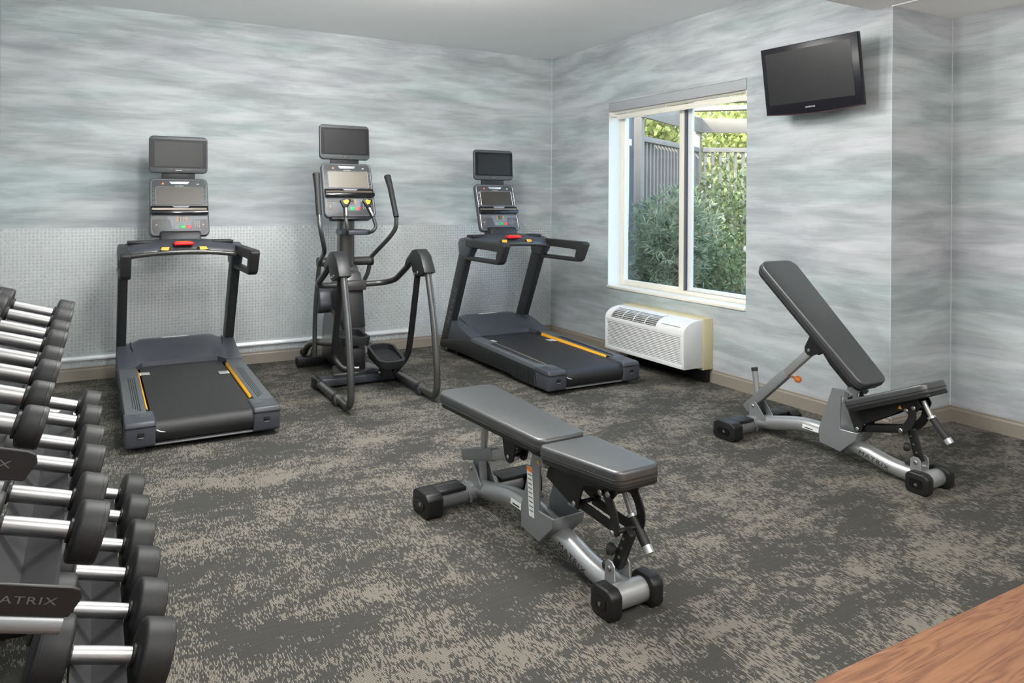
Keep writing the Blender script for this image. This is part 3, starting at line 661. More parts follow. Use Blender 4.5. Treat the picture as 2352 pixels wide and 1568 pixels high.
    Lp = [(-2.518, -0.75, 0.84), (-2.518, -0.78, 0.885), (-2.562, -1.06, 0.965), (-2.612, -1.12, 1.12), (-2.612, -1.085, 1.22), (-2.612, -1.0, 1.51)]
    hl = A('handlebar', tube(fillet(Lp[:5], 0.09, 6), 0.0165, 14), GUN)
    A('grip', tube([Lp[4], (-2.612, -1.06, 1.30), (-2.612, -1.03, 1.42), (-2.612, -1.01, 1.485), Lp[5]], [0.020, 0.0205, 0.0215, 0.025, 0.027], 16), RUBBER, hl)
    A('lower_arm', tube(fillet([(-2.518, -0.75, 0.86), (-2.528, -0.70, 0.60), (-2.528, -0.665, 0.40), (-2.528, -0.67, 0.15)], 0.1), 0.0165, 14), GUN)
    A('lower_arm', tube(fillet([(-2.108, -0.70, 0.86), (-2.125, -0.68, 0.74), (-2.20, -0.64, 0.62), (-2.27, -0.60, 0.50)], 0.08), 0.0165, 14), GUN)
    # foot links, pedals and their hanging arms
    ll = A('foot_link', tube(fillet([(-2.50, -0.235, 0.10), (-2.50, -0.40, 0.195), (-2.50, -0.52, 0.232), (-2.49, -1.18, 0.335)], 0.1), 0.026, 14), GUN)
    A('link_end', lathe_dir([(0, .02), (.01, .032), (.03, .033), (.045, .028)], (-2.50, -0.26, 0.115), (0, 0.9, -0.45), 16), BLACKMET, ll)
    A('link_pin', cyl((-2.54, -0.62, 0.15), (-2.47, -0.40, 0.15), 0.014, 12), BLACKMET, ll)
    A('foot_link', tube(fillet([(-2.126, -0.25, 0.23), (-2.126, -0.42, 0.26), (-2.13, -1.15, 0.175)], 0.1), 0.026, 14), GUN)
    def pedal(cx, y0, z0, y1, z1, yaw=0.0):
        L = math.hypot(y1-y0, z1-z0)
        M = frame((cx, (y0+y1)/2, (z0+z1)/2), (math.cos(yaw), math.sin(yaw), 0), (-math.sin(yaw)*1.0, (y1-y0)/L*math.cos(yaw), (z1-z0)/L), Vector((math.cos(yaw), math.sin(yaw), 0)).cross(Vector((-math.sin(yaw), (y1-y0)/L*math.cos(yaw), (z1-z0)/L))))
        out = rrect(0.20, L, 0.075, 7); inn = rrect(0.165, L-0.05, 0.06, 7)
        g = new(); n = len(out)
        lo = [g.verts.new((x*0.9, y*0.92, -0.035)) for x, y in out]; a = [g.verts.new((x, y, 0.0)) for x, y in out]
        hi = lambda y: 0.022+(0.022 if y > L*0.22 else 0.0)
        a2 = [g.verts.new((x, y, hi(y))) for x, y in out]; b2 = [g.verts.new((x, y, hi(y))) for x, y in inn]; b1 = [g.verts.new((x, y, 0.004)) for x, y in inn]
        for p, q in ((lo, a), (a, a2), (a2, b2), (b2, b1)):
            for i in range(n): g.faces.new((p[i], p[(i+1) % n], q[(i+1) % n], q[i]))
        g.faces.new(list(reversed(lo))); g.faces.new(b1); bmesh.ops.recalc_face_normals(g, faces=g.faces)
        xf(g, M); p = A('pedal', g, TMDARK)
        tr = None
        for k in range(7): tr = box(-0.055, 0.055, -L/2+0.05+k*0.034, -L/2+0.056+k*0.034, 0.003, 0.0075, bm=tr)
        A('pedal_tread', xf(tr, M), RUBBER, p)
        return p
    pedal(-2.415, -1.37, 0.372, -1.03, 0.352); pedal(-2.175, -1.42, 0.195, -1.07, 0.245)
    L1 = c-0.268; R1 = c+0.268
    al = A('pedal_arm', tube(fillet([(L1, -1.50, 0.80), (L1, -1.395, 0.42), (L1, -1.345, 0.27), (L1+0.05, -1.42, 0.20), (L1+0.12, -1.43, 0.205)], 0.09, 7), 0.0215, 14), BLACKMET)
    ar = A('pedal_arm', tube(fillet([(R1, -1.50, 0.80), (R1, -1.40, 0.42), (R1, -1.335, 0.22), (R1-0.10, -1.28, 0.10), (R1-0.15, -1.27, 0.10)], 0.09, 7), 0.0215, 14), BLACKMET)
    A('arm_pin', cyl((L1+0.09, -1.43, 0.205), (L1+0.15, -1.43, 0.205), 0.010, 12), CHROME, al)
    A('arm_pin', cyl((R1-0.10, -1.285, 0.12), (R1-0.19, -1.26, 0.12), 0.010, 12), CHROME, ar)
    A('arm_bracket', box(c+0.09, c+0.16, -1.31, -1.23, 0.085, 0.17, 0.012), BLACKMET, ar)
    A('arm_bracket', box(c-0.17, c-0.08, -1.40, -1.26, 0.225, 0.325, 0.012), BLACKMET, al)
    # crank cover and rod on the left flank
    cr = A('crank_cover', xf(prism(rrect(0.15, 0.19, 0.06, cx=0, cy=0), -0.055, 0.045, 'z', 0.016, 3), frame((c-0.145, -0.62, 0.56), (0, 0.94, -0.33), (0, 0.33, 0.94), (-1, 0, 0))), TMBLUE)
    A('crank_rod', rod([(c-0.10, -0.64, 0.54), (c-0.10, -0.98, 0.33)], 0.02, 0.045, bv=0.006), GUN, cr)
    # cup tray, pulse grips
    tr = A('cup_tray', prism([(c-0.11, -0.98), (c-0.07, -1.035), (c+0.07, -1.035), (c+0.11, -0.98), (c+0.10, -0.80), (c+0.06, -0.765), (c-0.06, -0.765), (c-0.10, -0.80)], 1.072, 1.108, 'z', 0.009, 3), TMBLUE)
    A('tray_well', prism([(c-0.082, -0.975), (c-0.055, -1.01), (c+0.055, -1.01), (c+0.082, -0.975), (c+0.075, -0.83), (c-0.075, -0.83)], 1.107, 1.1095, 'z', 0.0), TMDARK, tr)
    for s, P in ((-1, [(-2.385, -0.99, 1.092), (-2.402, -1.05, 1.095), (-2.408, -1.055, 1.16), (-2.41, -1.045, 1.20)]),
                 (1, [(-2.235, -0.99, 1.092), (-2.215, -1.05, 1.095), (-2.185, -1.055, 1.13), (-2.205, -1.045, 1.20)])):
        g = A('pulse_grip', tube(fillet(P, 0.03, 5), 0.0135, 12), GUN)
        top = (-2.408, -1.03, 1.285) if s < 0 else (-2.243, -1.03, 1.285)
        A('grip_sleeve', tube([P[-1], top], [0.0165, 0.0175], 14), RUBBER, g)
        d = Vector(top)-Vector(P[-1])
        A('pulse_plate', rod([Vector(P[-1])+d*0.15+Vector((0, -0.016, 0)), Vector(P[-1])+d*0.85+Vector((0, -0.0165, 0))], 0.014, 0.004, bv=0.001), SILVER, g)
        M = frame((top[0]-s*0.012*0, -1.035, 1.312), (1, 0, -s*0.25), (s*0.25, 0.3, 0.95), (0, -0.95, 0.3))
        hd = A('resistance_toggle', xf(prism([(-0.03, 0.02), (0.022, 0.024), (0.034, 0.0), (0.004, -0.032), (-0.022, -0.03)] if s < 0 else [(0.026, 0.022), (-0.022, 0.024), (-0.034, 0.0), (-0.004, -0.032), (0.022, -0.026)], -0.016, 0.004, 'z', 0.004), M @ Matrix.Scale(1.25, 4)), BLACKMET, g)
        A('toggle_decal', xf(prism([(-0.02, 0.014), (0.017, 0.017), (0.025, 0.0), (0.004, -0.022), (-0.014, -0.012)] if s < 0 else [(0.019, 0.016), (-0.017, 0.017), (-0.025, 0.0), (-0.004, -0.022), (0.014, -0.012)], 0.0052, 0.0062, 'z'), M @ Matrix.Scale(0.92, 4, (1, 0, 0)) @ Matrix.Scale(0.92, 4, (0, 1, 0))), YELLOW, hd)
    # console
    A('console_neck', prism([(-0.80, 1.17), (-0.68, 1.17), (-0.64, 1.34), (-0.79, 1.34)], c-0.08, c+0.08, 'x', 0.012), TMDARK)
    A('panel_tray', prism([(-0.885, 1.185), (-0.80, 1.165), (-0.78, 1.215), (-0.86, 1.215)], c-0.15, c+0.15, 'x', 0.008), TMDARK)
    off = Matrix.Translation(-Vector(O))
    console(t, off @ panel_frame(c, -0.868, 1.195, -0.722, 1.61), mat('display_painted_reflection', lin(118, 113, 103), 0.2, var=0.12, vscale=6))  # same display glass, its reflection painted in as a paler colour
    A('television_neck', box(c-0.11, c+0.11, -0.693, -0.663, 1.57, 1.69, 0.006), TMDARK)
    console_tv(t, off @ panel_frame(c, -0.708, 1.632, -0.682, 1.9))
    return t
make_elliptical()

# ------------------------------------------------------------------ benches (local: y = -t, t runs from the rear foot to the front foot)
def make_bench(label, loc, rz, incline, group=None):
    t = thing('weight_bench', label, 'bench', loc, rz, group)
    A = lambda n, b, m, p=t, **k: obj(n, b, m, p, **k)
    px = lambda P: [(-a, z) for a, z in P]                      # (t,z) -> (y,z)
    def bolt(n, q, xo, par, r=0.0095):
        A(n+'_pin', cyl((-xo, -q[0], q[1]), (xo, -q[0], q[1]), r*0.7, 10), BLACKMET, par)
        for s in (-1, 1): A(n+'_head', lathe_dir([(0, r), (.003, r), (.006, r*.7)], (s*xo, -q[0], q[1]), (s, 0, 0), 12), CHROME, par)
    # rear foot
    rf = A('rear_foot', cyl((-0.25, 0, 0.055), (0.25, 0, 0.055), 0.042, 20), STEELGREY)
    for s in (-1, 1):
        A('end_cap', prism(px([(-0.075, 0.02), (-0.07, 0.085), (-0.04, 0.102), (0.06, 0.102), (0.085, 0.085), (0.085, 0.02), (0.065, 0.0), (-0.055, 0.0)]), min(s*0.212, s*0.285), max(s*0.212, s*0.285), 'x', 0.007, 3), BLACKMET, rf)
        A('cap_socket', xf(prism(rrect(0.085, 0.035, 0.012, 4), 0, 0.004, 'z'), frame((s*0.2845, -0.006, 0.05), (0, -s, 0), (0, 0, 1), (s, 0, 0))), GLOSS, rf)
        A('socket_screw', cyl((s*0.284, -0.012, 0.05), (s*0.290, -0.012, 0.05), 0.008, 10), CHROME, rf)
        fp = A('foot_plate', box(min(s*0.085, s*0.215), max(s*0.085, s*0.215), -0.052, 0.05, 0.082, 0.102, 0.008), BLACKMET, rf)
        A('plate_lettering', xf(text_bm('MATRIX', 0.013, 1.4), Matrix.Translation((s*0.15, 0.012, 0.1024))), DIM, fp, smooth=False)
        A('clamp_band', cyl((s*0.058, 0, 0.055), (s*0.074, 0, 0.055), 0.047, 20), STEELGREY, rf)
        A('clamp_bolt', cyl((s*0.066, -0.052, 0.03), (s*0.066, -0.052, 0.05), 0.008, 10), CHROME, rf)
    # main beam
    P = [(-0.02, 0.062), (0.10, 0.078), (0.20, 0.103), (0.30, 0.122), (0.38, 0.128), (0.48, 0.124), (0.58, 0.107), (0.70, 0.082), (0.80, 0.058), (0.88, 0.048), (1.0, 0.05)]
    bm_ = A('main_beam', tube(fillet([(0, -a, z) for a, z in P], 0.05, 4), 0.039, 20), STEELSIL)
    th = math.atan2(0.058-0.095, 0.80-0.64)
    M = frame((-0.0396, -0.745, 0.068), Vector((0, -math.cos(th), math.sin(th))), Vector((0.06, math.sin(th)*0.99, math.cos(th)*0.99)), Vector((0, -math.cos(th), math.sin(th))).cross(Vector((0.06, math.sin(th)*0.99, math.cos(th)*0.99))))
    A('brand_lettering', xf(text_bm('MATRIX', 0.019, 1.5, space=1.15), M), BLACKMET, bm_, smooth=False)
    M = frame((-0.0392, -0.385, 0.128), (0, -1, -0.02), (0.1, 0, 1), (-1, 0, 0.1))
    A('data_label', xf(prism(rrect(0.10, 0.022, 0.001, 1), -0.001, 0.0005, 'z'), M), PALE, bm_)
    A('label_code', xf(prism(rrect(0.05, 0.005, 0.001, 1, cx=-0.01, cy=-0.004), 0.0005, 0.001, 'z'), M), BLACKMET, bm_)
    # yoke
    Y = [(0.535, 0.38), (0.625, 0.388), (0.650, 0.372), (0.635, 0.352), (0.588, 0.345), (0.582, 0.18), (0.680, 0.184), (0.668, 0.145), (0.616, 0.098), (0.585, 0.066), (0.462, 0.082), (0.458, 0.157)]
    yoke = A('yoke_plate', prism(px(Y), -0.070, -0.062, 'x', 0.002, 1), STEELGREY)
    A('yoke_plate', prism(px(Y), 0.062, 0.070, 'x', 0.002, 1), STEELGREY)
    A('yoke_front', prism(px([(0.680, 0.184), (0.668, 0.145), (0.616, 0.098), (0.585, 0.066), (0.582, 0.074), (0.611, 0.104), (0.660, 0.149), (0.672, 0.184)]), -0.064, 0.064, 'x'), STEELGREY)
    for s in (-1, 1): A('pivot_bolt', cyl((s*0.069, -0.622, 0.368), (s*0.078, -0.622, 0.368), 0.012, 12), CHROME, yoke)
    if not incline:
        M = frame((-0.0706, -0.528, 0.235), (0, -1, 0), (0, 0.10, 1), (-1, 0, 0))
        lb = A('warning_label', xf(prism(rrect(0.036, 0.185, 0.003, 2), 0, 0.0008, 'z'), M), PALE, yoke)
        A('label_header', xf(prism(rrect(0.034, 0.018, 0.002, 2, cy=0.082), 0.0008, 0.0012, 'z'), M), ORANGE, lb)
        b = None
        for k in range(9): b = box(-0.013, 0.013, 0.06-k*0.0165, 0.064-k*0.0165, 0.0008, 0.0012, bm=b)
        A('label_text', xf(b, M), DIM, lb)
        M = frame((-0.0708, -0.578, 0.362), (0, -1, 0), (0, 0, 1), (-1, 0, 0))
        A('hazard_mark', xf(prism([(-0.008, -0.007), (0.008, -0.007), (0, 0.008)], 0, 0.001, 'z'), M), YELLOW, yoke)
    # pads: a cushion on a thinner base, outline in (x, length)
    def pad(name, w0, w1, L, th, M, r=0.045, chamfer=False):
        o = [(-w0/2+r, 0), (w0/2-r, 0)]
        o = []
        def corner(cx, cy, a0, rr, n=5):
            for i in range(n+1):
                a = R(a0+90*i/n); o.append((cx+rr*math.cos(a), cy+rr*math.sin(a)))
        corner(w1/2-r, L-r, 0, r); corner(-w1/2+r, L-r, 90, r); corner(-w0/2+r*.7, r*.7, 180, r*.7); corner(w0/2-r*.7, r*.7, 270, r*.7)
        cu = A(name, xf(prism(o, th*0.22, th, 'z', 0.011, 4), M), LEATHER)
        P = [(x*1.002, y, th*0.52) for x, y in o]
        A('seam', xf(tube(P+[P[0]], 0.0018, 6, caps=False), M), BLACKMET, cu)
        A('pad_base', xf(prism([(x*0.97, y*0.985+0.005) for x, y in o], 0, th*0.26, 'z', 0.003, 1), M), BLACKMET, cu)
        return cu
    pv = (0.62, 0.372)                                          # back pivot (t, z)
    if incline:
        ang = R(43); B0 = (0.690, 0.392); bl = 0.83
    else:
        ang = R(0.8); B0 = (0.645, 0.402); bl = 0.79
    d = (-math.cos(ang), math.sin(ang)); nrm = (math.sin(ang), math.cos(ang))
    M = frame((0, -B0[0], B0[1]), (-1, 0, 0), (0, -d[0], d[1]), (0, -nrm[0], nrm[1]))
    M = frame((0, -B0[0], B0[1]), (1, 0, 0), (0, -d[0], d[1]), Vector((1, 0, 0)).cross(Vector((0, -d[0], d[1]))))
    bp_ = pad('back_pad', 0.215, 0.285, bl, 0.062, M, 0.06)
    bq = lambda s, n: (B0[0]+d[0]*s+nrm[0]*n, B0[1]+d[1]*s+nrm[1]*n)
    for s in (-1, 1): A('back_frame', prism(px([bq(0.03, 0.0), bq(0.46, 0.0), bq(0.46, -0.015), bq(0.20, -0.055), bq(0.06, -0.05)] if incline else [bq(0.02, 0.0), bq(0.46, 0.0), bq(0.46, -0.015), bq(0.16, -0.035), bq(0.04, -0.045)]), s*0.045-0.004, s*0.045+0.004, 'x', 0.001, 1), BLACKMET)
    pvt = bq(0.335, -0.112)
    for s in (-1, 1): lg = A('strut_lug', prism(px([bq(0.40, 0.0), bq(0.26, 0.0), bq(0.305, -0.125), bq(0.325, -0.137), bq(0.348, -0.137), bq(0.365, -0.12)]), s*0.032-0.004, s*0.032+0.004, 'x', 0.002, 1), BLACKMET)
    bolt('lug_bolt', pvt, 0.036, lg)
    # strut
    lo = (-0.075, 0.118) if incline else (-0.125, 0.175)
    up = pvt
    sv = Vector((up[0]-lo[0], up[1]-lo[1])); sl = sv.length; sv = sv/sl
    at = lambda k, n=0.0: (lo[0]+sv.x*sl*k-sv.y*n, lo[1]+sv.y*sl*k+sv.x*n)
    p3 = lambda q, x=0: (x, -q[0], q[1])
    sr = A('strut', rod([p3(lo), p3(at(0.62))], 0.042, 0.052, bv=0.005), STEELGREY)
    A('inner_strut', rod([p3(at(0.5)), p3(up)], 0.034, 0.042, bv=0.004), STEELSIL, sr)
    if incline:
        q0, q1 = at(0.20, 0.02), (at(0.20)[0]-0.035, at(0.20)[1]+0.145)
    else:
        q0, q1 = at(0.41, 0.02), (at(0.41)[0], 0.402)
    ps = A('support_post', cyl(p3(q0), p3(q1), 0.016, 14), STEELSIL, sr)
    if incline:
        A('post_cap', cyl(p3(q1), p3((q1[0]-0.004, q1[1]+0.02)), 0.0185, 14), RUBBER, ps)
        kq = at(0.60, -0.03)
        kn = A('pop_pin_knob', xf(lathe_dir([(0, .006), (.02, .006), (.022, .014), (.034, .019), (.05, .016), (.056, .006)], (0, 0, 0), (0.35, -sv.y*0.9, -0.25), 16), Matrix.Translation(p3(at(0.62, -0.022), 0.02))), ORANGE, sr)
    A('ladder_block', rod([p3((0.02, 0.10)), p3((-0.005, 0.185) if incline else (0.0, 0.235))], 0.04, 0.055, bv=0.006), BLACKMET if incline else STEELGREY, rf)
    for s in (-1, 1): A('ladder_lug', prism(px([(-0.03, 0.10), (-0.025, 0.17), (0.01, 0.185), (0.035, 0.165), (0.085, 0.105), (0.085, 0.085), (-0.02, 0.082)]), s*0.036-0.003, s*0.036+0.003, 'x', 0.001, 1), STEELGREY, rf)
    lg = rf
    bolt('ladder_bolt', (0.0, 0.155), 0.039, rf)
    # seat
    if incline: S0, sa, slen = (0.652, 0.285), R(23), 0.43
    else: S0, sa, slen = (0.655, 0.392), R(3.0), 0.41
    ds = (math.cos(sa), math.sin(sa)); ns = (-math.sin(sa), math.cos(sa))
    yv = Vector((0, -ds[0], ds[1])); M = frame((0, -S0[0], S0[1]), (-1, 0, 0), yv, Vector((-1, 0, 0)).cross(yv))
    pad('seat_pad', 0.245, 0.185, slen, 0.062, M, 0.035)
    sq = lambda s, n: (S0[0]+ds[0]*s+ns[0]*n, S0[1]+ds[1]*s+ns[1]*n)
    # seat bracket: two black plates
    low = (0.665, 0.20) if incline else (0.775, 0.272)
    G1 = [pv, sq(0.02, 0.0), sq(0.34, 0.0), sq(0.345, -0.03), sq(0.32, -0.055), sq(0.27, -0.055), sq(0.24, -0.035), sq(0.17, -0.05), (low[0]+0.03, low[1]+0.03), (low[0]+0.02, low[1]-0.015), (low[0]-0.015, low[1]-0.012), (0.60, 0.31)]
    for s in (-1, 1): sbr = A('seat_bracket', prism(px(G1), s*0.046-0.004, s*0.046+0.004, 'x', 0.0015, 1), BLACKMET)
    b1 = sq(0.275, -0.04); b2 = sq(0.315, -0.035); elb = (0.895, 0.255) if incline else (0.995, 0.255)
    for q in (b1, b2, low):
        bolt('bracket_bolt', q, 0.0505 if q is low else 0.0595, sbr, 0.0105)
    if incline:
        q = sq(0.245, -0.02); M = frame((-0.0515, -q[0], q[1]), (0, -1, 0), (0, 0, 1), (-1, 0, 0))
        A('hazard_mark', xf(prism([(-0.010, -0.008), (0.010, -0.008), (0, 0.010)], 0, 0.001, 'z'), M), YELLOW, sbr)
    for s in (-1, 1): A('lower_link', rod([p3(low, s*0.030), p3(elb, s*0.030)], 0.007, 0.034, bv=0.002), BLACKMET)
    # arc plates from the seat down to the elbow
    for s in (-1, 1):
        k0, k1 = sq(0.30, -0.04), elb; mx_, mz_ = (k0[0]+k1[0])/2+0.045, (k0[1]+k1[1])/2
        pts_o, pts_i = [], []
        for i in range(9):
            u = i/8; bx = (1-u)**2*k0[0]+2*u*(1-u)*mx_+u*u*k1[0]; bz = (1-u)**2*k0[1]+2*u*(1-u)*mz_+u*u*k1[1]
            tx = 2*(1-u)*(mx_-k0[0])+2*u*(k1[0]-mx_); tz = 2*(1-u)*(mz_-k0[1])+2*u*(k1[1]-mz_); l = math.hypot(tx, tz); nx, nz = -tz/l, tx/l
            w = 0.019; pts_o.append((bx+nx*w, bz+nz*w)); pts_i.append((bx-nx*w, bz-nz*w))
        ap = A('arc_plate', prism(px(pts_o+list(reversed(pts_i))), s*0.056-0.0035, s*0.056+0.0035, 'x', 0.001, 1), BLACKMET)
    bolt('elbow_bolt', elb, 0.0595, ap, 0.011)
    lug_p = (0.952, 0.118)
    aa = A('adjusting_arm', rod([p3((elb[0]+0.02, elb[1])), p3(lug_p)], 0.026, 0.036, bv=0.004), BLACKMET)
    k = Vector(lug_p)*0.6+Vector(elb)*0.4
    A('arm_knob', lathe_dir([(0, .010), (.012, .020), (.026, .021), (.032, .014)], (-0.012, -(k[0]-0.012), k[1]), (-0.5, 0.85, 0.1), 16), RUBBER, aa)
    for kk in range(3):
        q = Vector(elb)*(0.8-kk*0.25)+Vector(lug_p)*(0.2+kk*0.25)
        A('arm_stud', cyl((-0.016, -q[0]-0.01, q[1]), (-0.013, -q[0]-0.01, q[1]), 0.005, 8), CHROME, aa)
    # front foot with its lugs
    ff = A('front_foot', cyl((-0.075, -1.0, 0.048), (0.075, -1.0, 0.048), 0.040, 20), STEELSIL)
    for s in (-1, 1):
        A('end_cap', prism(px([(0.945, 0.015), (0.945, 0.080), (0.965, 0.098), (1.035, 0.098), (1.056, 0.080), (1.056, 0.015), (1.04, 0.0), (0.96, 0.0)]), min(s*0.062, s*0.112), max(s*0.062, s*0.112), 'x', 0.010, 3), BLACKMET, ff)
        A('cap_socket', xf(prism(rrect(0.06, 0.038, 0.012, 4), 0, 0.003, 'z'), frame((s*0.1118, -1.0, 0.05), (0, -s, 0), (0, 0, 1), (s, 0, 0))), GLOSS, ff)
        A('socket_screw', cyl((s*0.112, -1.0, 0.045), (s*0.117, -1.0, 0.045), 0.007, 10), CHROME, ff)
    for s in (-1, 1): A('front_lug', prism(px([(0.925, 0.06), (0.927, 0.13), (0.94, 0.143), (0.962, 0.143), (0.975, 0.13), (0.978, 0.06)]), s*0.032-0.003, s*0.032+0.003, 'x', 0.001, 1), STEELSIL, ff)
    bolt('front_bolt', lug_p, 0.0355, ff)
    A('stop_knob', lathe_dir([(0, .016), (.006, .021), (.02, .021), (.026, .014)], (0.0, -0.905, 0.088), (0, 0.25, 1), 16), RUBBER, ff)
    # grab handle
    if incline: H = [(0.975, 0.408), (1.012, 0.345), (1.085, 0.262), (1.10, 0.244)]
    else: H = [(0.925, 0.345), (0.962, 0.283), (1.035, 0.205), (1.052, 0.186)]
    hx = -0.015 if incline else 0.05
    hd = A('grab_handle', tube([p3(H[0], hx), p3(H[1], hx)], 0.011, 14), STEELSIL)
    A('grip', tube([p3(H[1], hx), p3(H[2], hx)], [0.0155, 0.0165], 14), RUBBER, hd)
    A('grip_end', tube([p3(H[2], hx), p3(H[3], hx)], [0.0175, 0.0175], 14), SILVER, hd)
    A('grip_ring', tube([p3(H[1], hx), p3((H[1][0]+0.006, H[1][1]-0.008), hx)], [0.019, 0.019], 14), SILVER, hd)
    return t
make_bench('flat adjustable weight bench in the middle of the carpet', (-2.50, -3.33, 0), R(2.0), False, 'adjustable weight benches')
make_bench('weight bench with its back pad raised, beside the right wall', (-0.63, -3.215, 0), R(1.5), True, 'adjustable weight benches')

# ------------------------------------------------------------------ packaged air conditioner under the window
def make_ac():
    y0, y1 = -1.285, -2.222; O = (-0.14, (y0+y1)/2, 0.0)
    t = thing('air_conditioner', 'white louvred wall air conditioner below the window', 'air conditioner', O)
    A = lambda n, b, m, p=t, **k: obj(n, b, m, p, off=O, **k)
    A('wall_sleeve', box(-0.10, -0.0, y1-0.004, y0+0.004, 0.098, 0.472, 0.003), mat('aged_cream_sleeve', lin(206, 196, 158), 0.5, var=0.05, vscale=5))
    A('sub_base', box(-0.055, -0.018, y1+0.01, y0-0.01, 0.0, 0.10, 0.002), BLACKMET)
    # front cover: side profile with a curved shoulder
    N = 9; arc = []
    for i in range(N+1):
        a = R(90*i/N); arc.append((-0.150-0.137*math.sin(a), 0.372+0.088*math.cos(a)))
    prof = [(-0.10, 0.116), (-0.10, 0.464), (-0.15, 0.462)]+arc[1:]+[(-0.287, 0.122), (-0.280, 0.116)]
    cover = A('cover_side', prism(prof, y0-0.018, y0, 'y', 0.004), WHITE)
    A('cover_side', prism(prof, y1, y1+0.018, 'y', 0.004), WHITE)
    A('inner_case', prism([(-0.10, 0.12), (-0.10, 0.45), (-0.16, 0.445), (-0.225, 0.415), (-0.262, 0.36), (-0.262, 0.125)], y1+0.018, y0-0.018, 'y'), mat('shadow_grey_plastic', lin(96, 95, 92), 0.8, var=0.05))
    body = A('front_frame', box(-0.287, -0.26, y1+0.016, y0-0.016, 0.352, 0.378, 0.004), WHITE)
    A('front_frame', box(-0.287, -0.26, y1+0.016, y0-0.016, 0.118, 0.152, 0.004), WHITE)
    A('front_frame', box(-0.287, -0.26, y1+0.012, y1+0.036, 0.15, 0.355, 0.003), WHITE)
    A('front_frame', box(-0.287, -0.26, y0-0.034, y0-0.012, 0.15, 0.355, 0.003), WHITE)
    g = box(-0.286, -0.262, -0.5*(y0-y1)+0.032, 0.5*(y0-y1)-0.030, -0.0042, 0.0042, 0.002)
    xf(g, Matrix.Translation((0.14, 0, 0)))
    me = None
    for k in range(16):
        z = 0.159+k*0.0127
        if me is None: sl = obj('louvre_slat', g, WHITE, t); me = sl.data
        else: sl = obj('louvre_slat', me, None, t, smooth=False)
        sl.location = (0, 0, z)
    # top: solid shoulder pieces and an outlet grille
    def shoulder(a, b, name, m, inset=0.0, i0=0, i1=N):
        top = arc[i0:i1+1]; bot = [(x+0.010, z-0.010) for x, z in reversed(top)]
        return A(name, prism(top+bot, a, b, 'y', 0.0), m)
    ga, gb = y0-0.070, -1.915
    A('top_ledge', box(-0.152, -0.10, y1+0.016, y0-0.016, 0.452, 0.4635, 0.002), WHITE)
    shoulder(y0-0.016, ga, 'shoulder', WHITE); shoulder(gb, y1+0.016, 'control_door', WHITE)
    shoulder(ga, gb, 'grille_lip', WHITE, i0=0, i1=2); shoulder(ga, gb, 'grille_lip', WHITE, i0=8, i1=9)
    for k in range(6):
        a = R(26+k*9.2); x = -0.150-0.137*math.sin(a); z = 0.372+0.088*math.cos(a)
        A('outlet_slat', rod([(x+0.004, ga, z-0.006), (x+0.004, gb, z-0.006)], 0.012, 0.0035, up=(-math.sin(a)*0.6-0.3, 0, math.cos(a)), bv=0.0), WHITE)
    for yy in (-1.50, -1.64, -1.78):
        for k in (0,):
            P = [(-0.150-0.134*math.sin(R(a)), yy, 0.372+0.085*math.cos(R(a))) for a in range(22, 82, 8)]
            A('outlet_rib', tube(P, 0.003, 6), WHITE)
    A('door_seam', rod([(-0.272, -1.97, 0.4185), (-0.272, -2.17, 0.4185)], 0.004, 0.003, up=(-1, 0, 0.4), bv=0), mat('seam_grey', lin(150, 150, 148), 0.6, var=0.04))
    P = [(-0.1505-0.138*math.sin(R(a)), gb, 0.3725+0.089*math.cos(R(a))) for a in range(4, 82, 8)]
    A('door_edge', tube(P, 0.0016, 6), mat('seam_grey', lin(150, 150, 148), 0.6))
    return t
make_ac()

# ------------------------------------------------------------------ wall television
def make_tv():
    cx, cy, cz, yw, tl, rl = -0.194, -3.207, 2.093, 0.098, 0.152, 0.011
    n = Vector((-math.cos(yw)*math.cos(tl), -math.sin(yw)*math.cos(tl), -math.sin(tl)))
    rt = Vector((0, 0, 1)).cross(n).normalized(); up = n.cross(rt)
    X = math.cos(rl)*rt+math.sin(rl)*up; Y = -math.sin(rl)*rt+math.cos(rl)*up
    t = thing('television', 'black flat television mounted high on the right wall', 'television', (cx, cy, cz))
    M = frame((0, 0, 0), X, Y, X.cross(Y))
    w, h = 0.65, 0.432
    out = [(-w/2, h/2), (-w/2, -h/2+0.01)]+[(-w/2+w*k/8, -h/2+0.01-0.016*math.sin(math.pi*k/8)) for k in range(1, 8)]+[(w/2, -h/2+0.01), (w/2, h/2)]
    bz = obj('bezel', xf(prism(out, -0.035, 0, 'z', 0.004), M), mat('dark_navy_bezel', lin(30, 30, 36), 0.28, var=0.02, spec=0.3), t)
    obj('back_shell', xf(prism(rrect(w-0.06, h-0.06, 0.03), -0.085, -0.033, 'z', 0.02, 3), M), BLACKMET, t)
    obj('screen', xf(prism(rrect(0.575, 0.325, 0.002, 2, cx=-0.006, cy=0.018), 0, 0.0012, 'z'), M), mat('matte_lcd', lin(30, 30, 31), 0.32, var=0.04), bz)
    obj('brand_lettering', xf(text_bm('SAMSUNG', 0.010, 1.0), M @ Matrix.Translation((-0.01, -0.178, 0.001))), PALE, bz, smooth=False)
    obj('chin_trim', xf(tube([(-w/2+w*k/8, -h/2+0.014-0.016*math.sin(math.pi*k/8), 0.0) for k in range(9)], 0.0022, 6), M), mat('smoked_red_trim', lin(88, 60, 62), 0.2, var=0.05), bz)
    e = Vector((-0.003-cx, -0.03, 0.03)); s0 = -X.cross(Y)*0.08
    obj('wall_arm', rod([s0, e], 0.06, 0.05, bv=0.006), BLACKMET, t)
    obj('wall_plate', box(-0.012-cx+0.004, -0.001-cx, -0.10, 0.06, -0.08, 0.12, 0.003), BLACKMET, t)
    return t
make_tv()

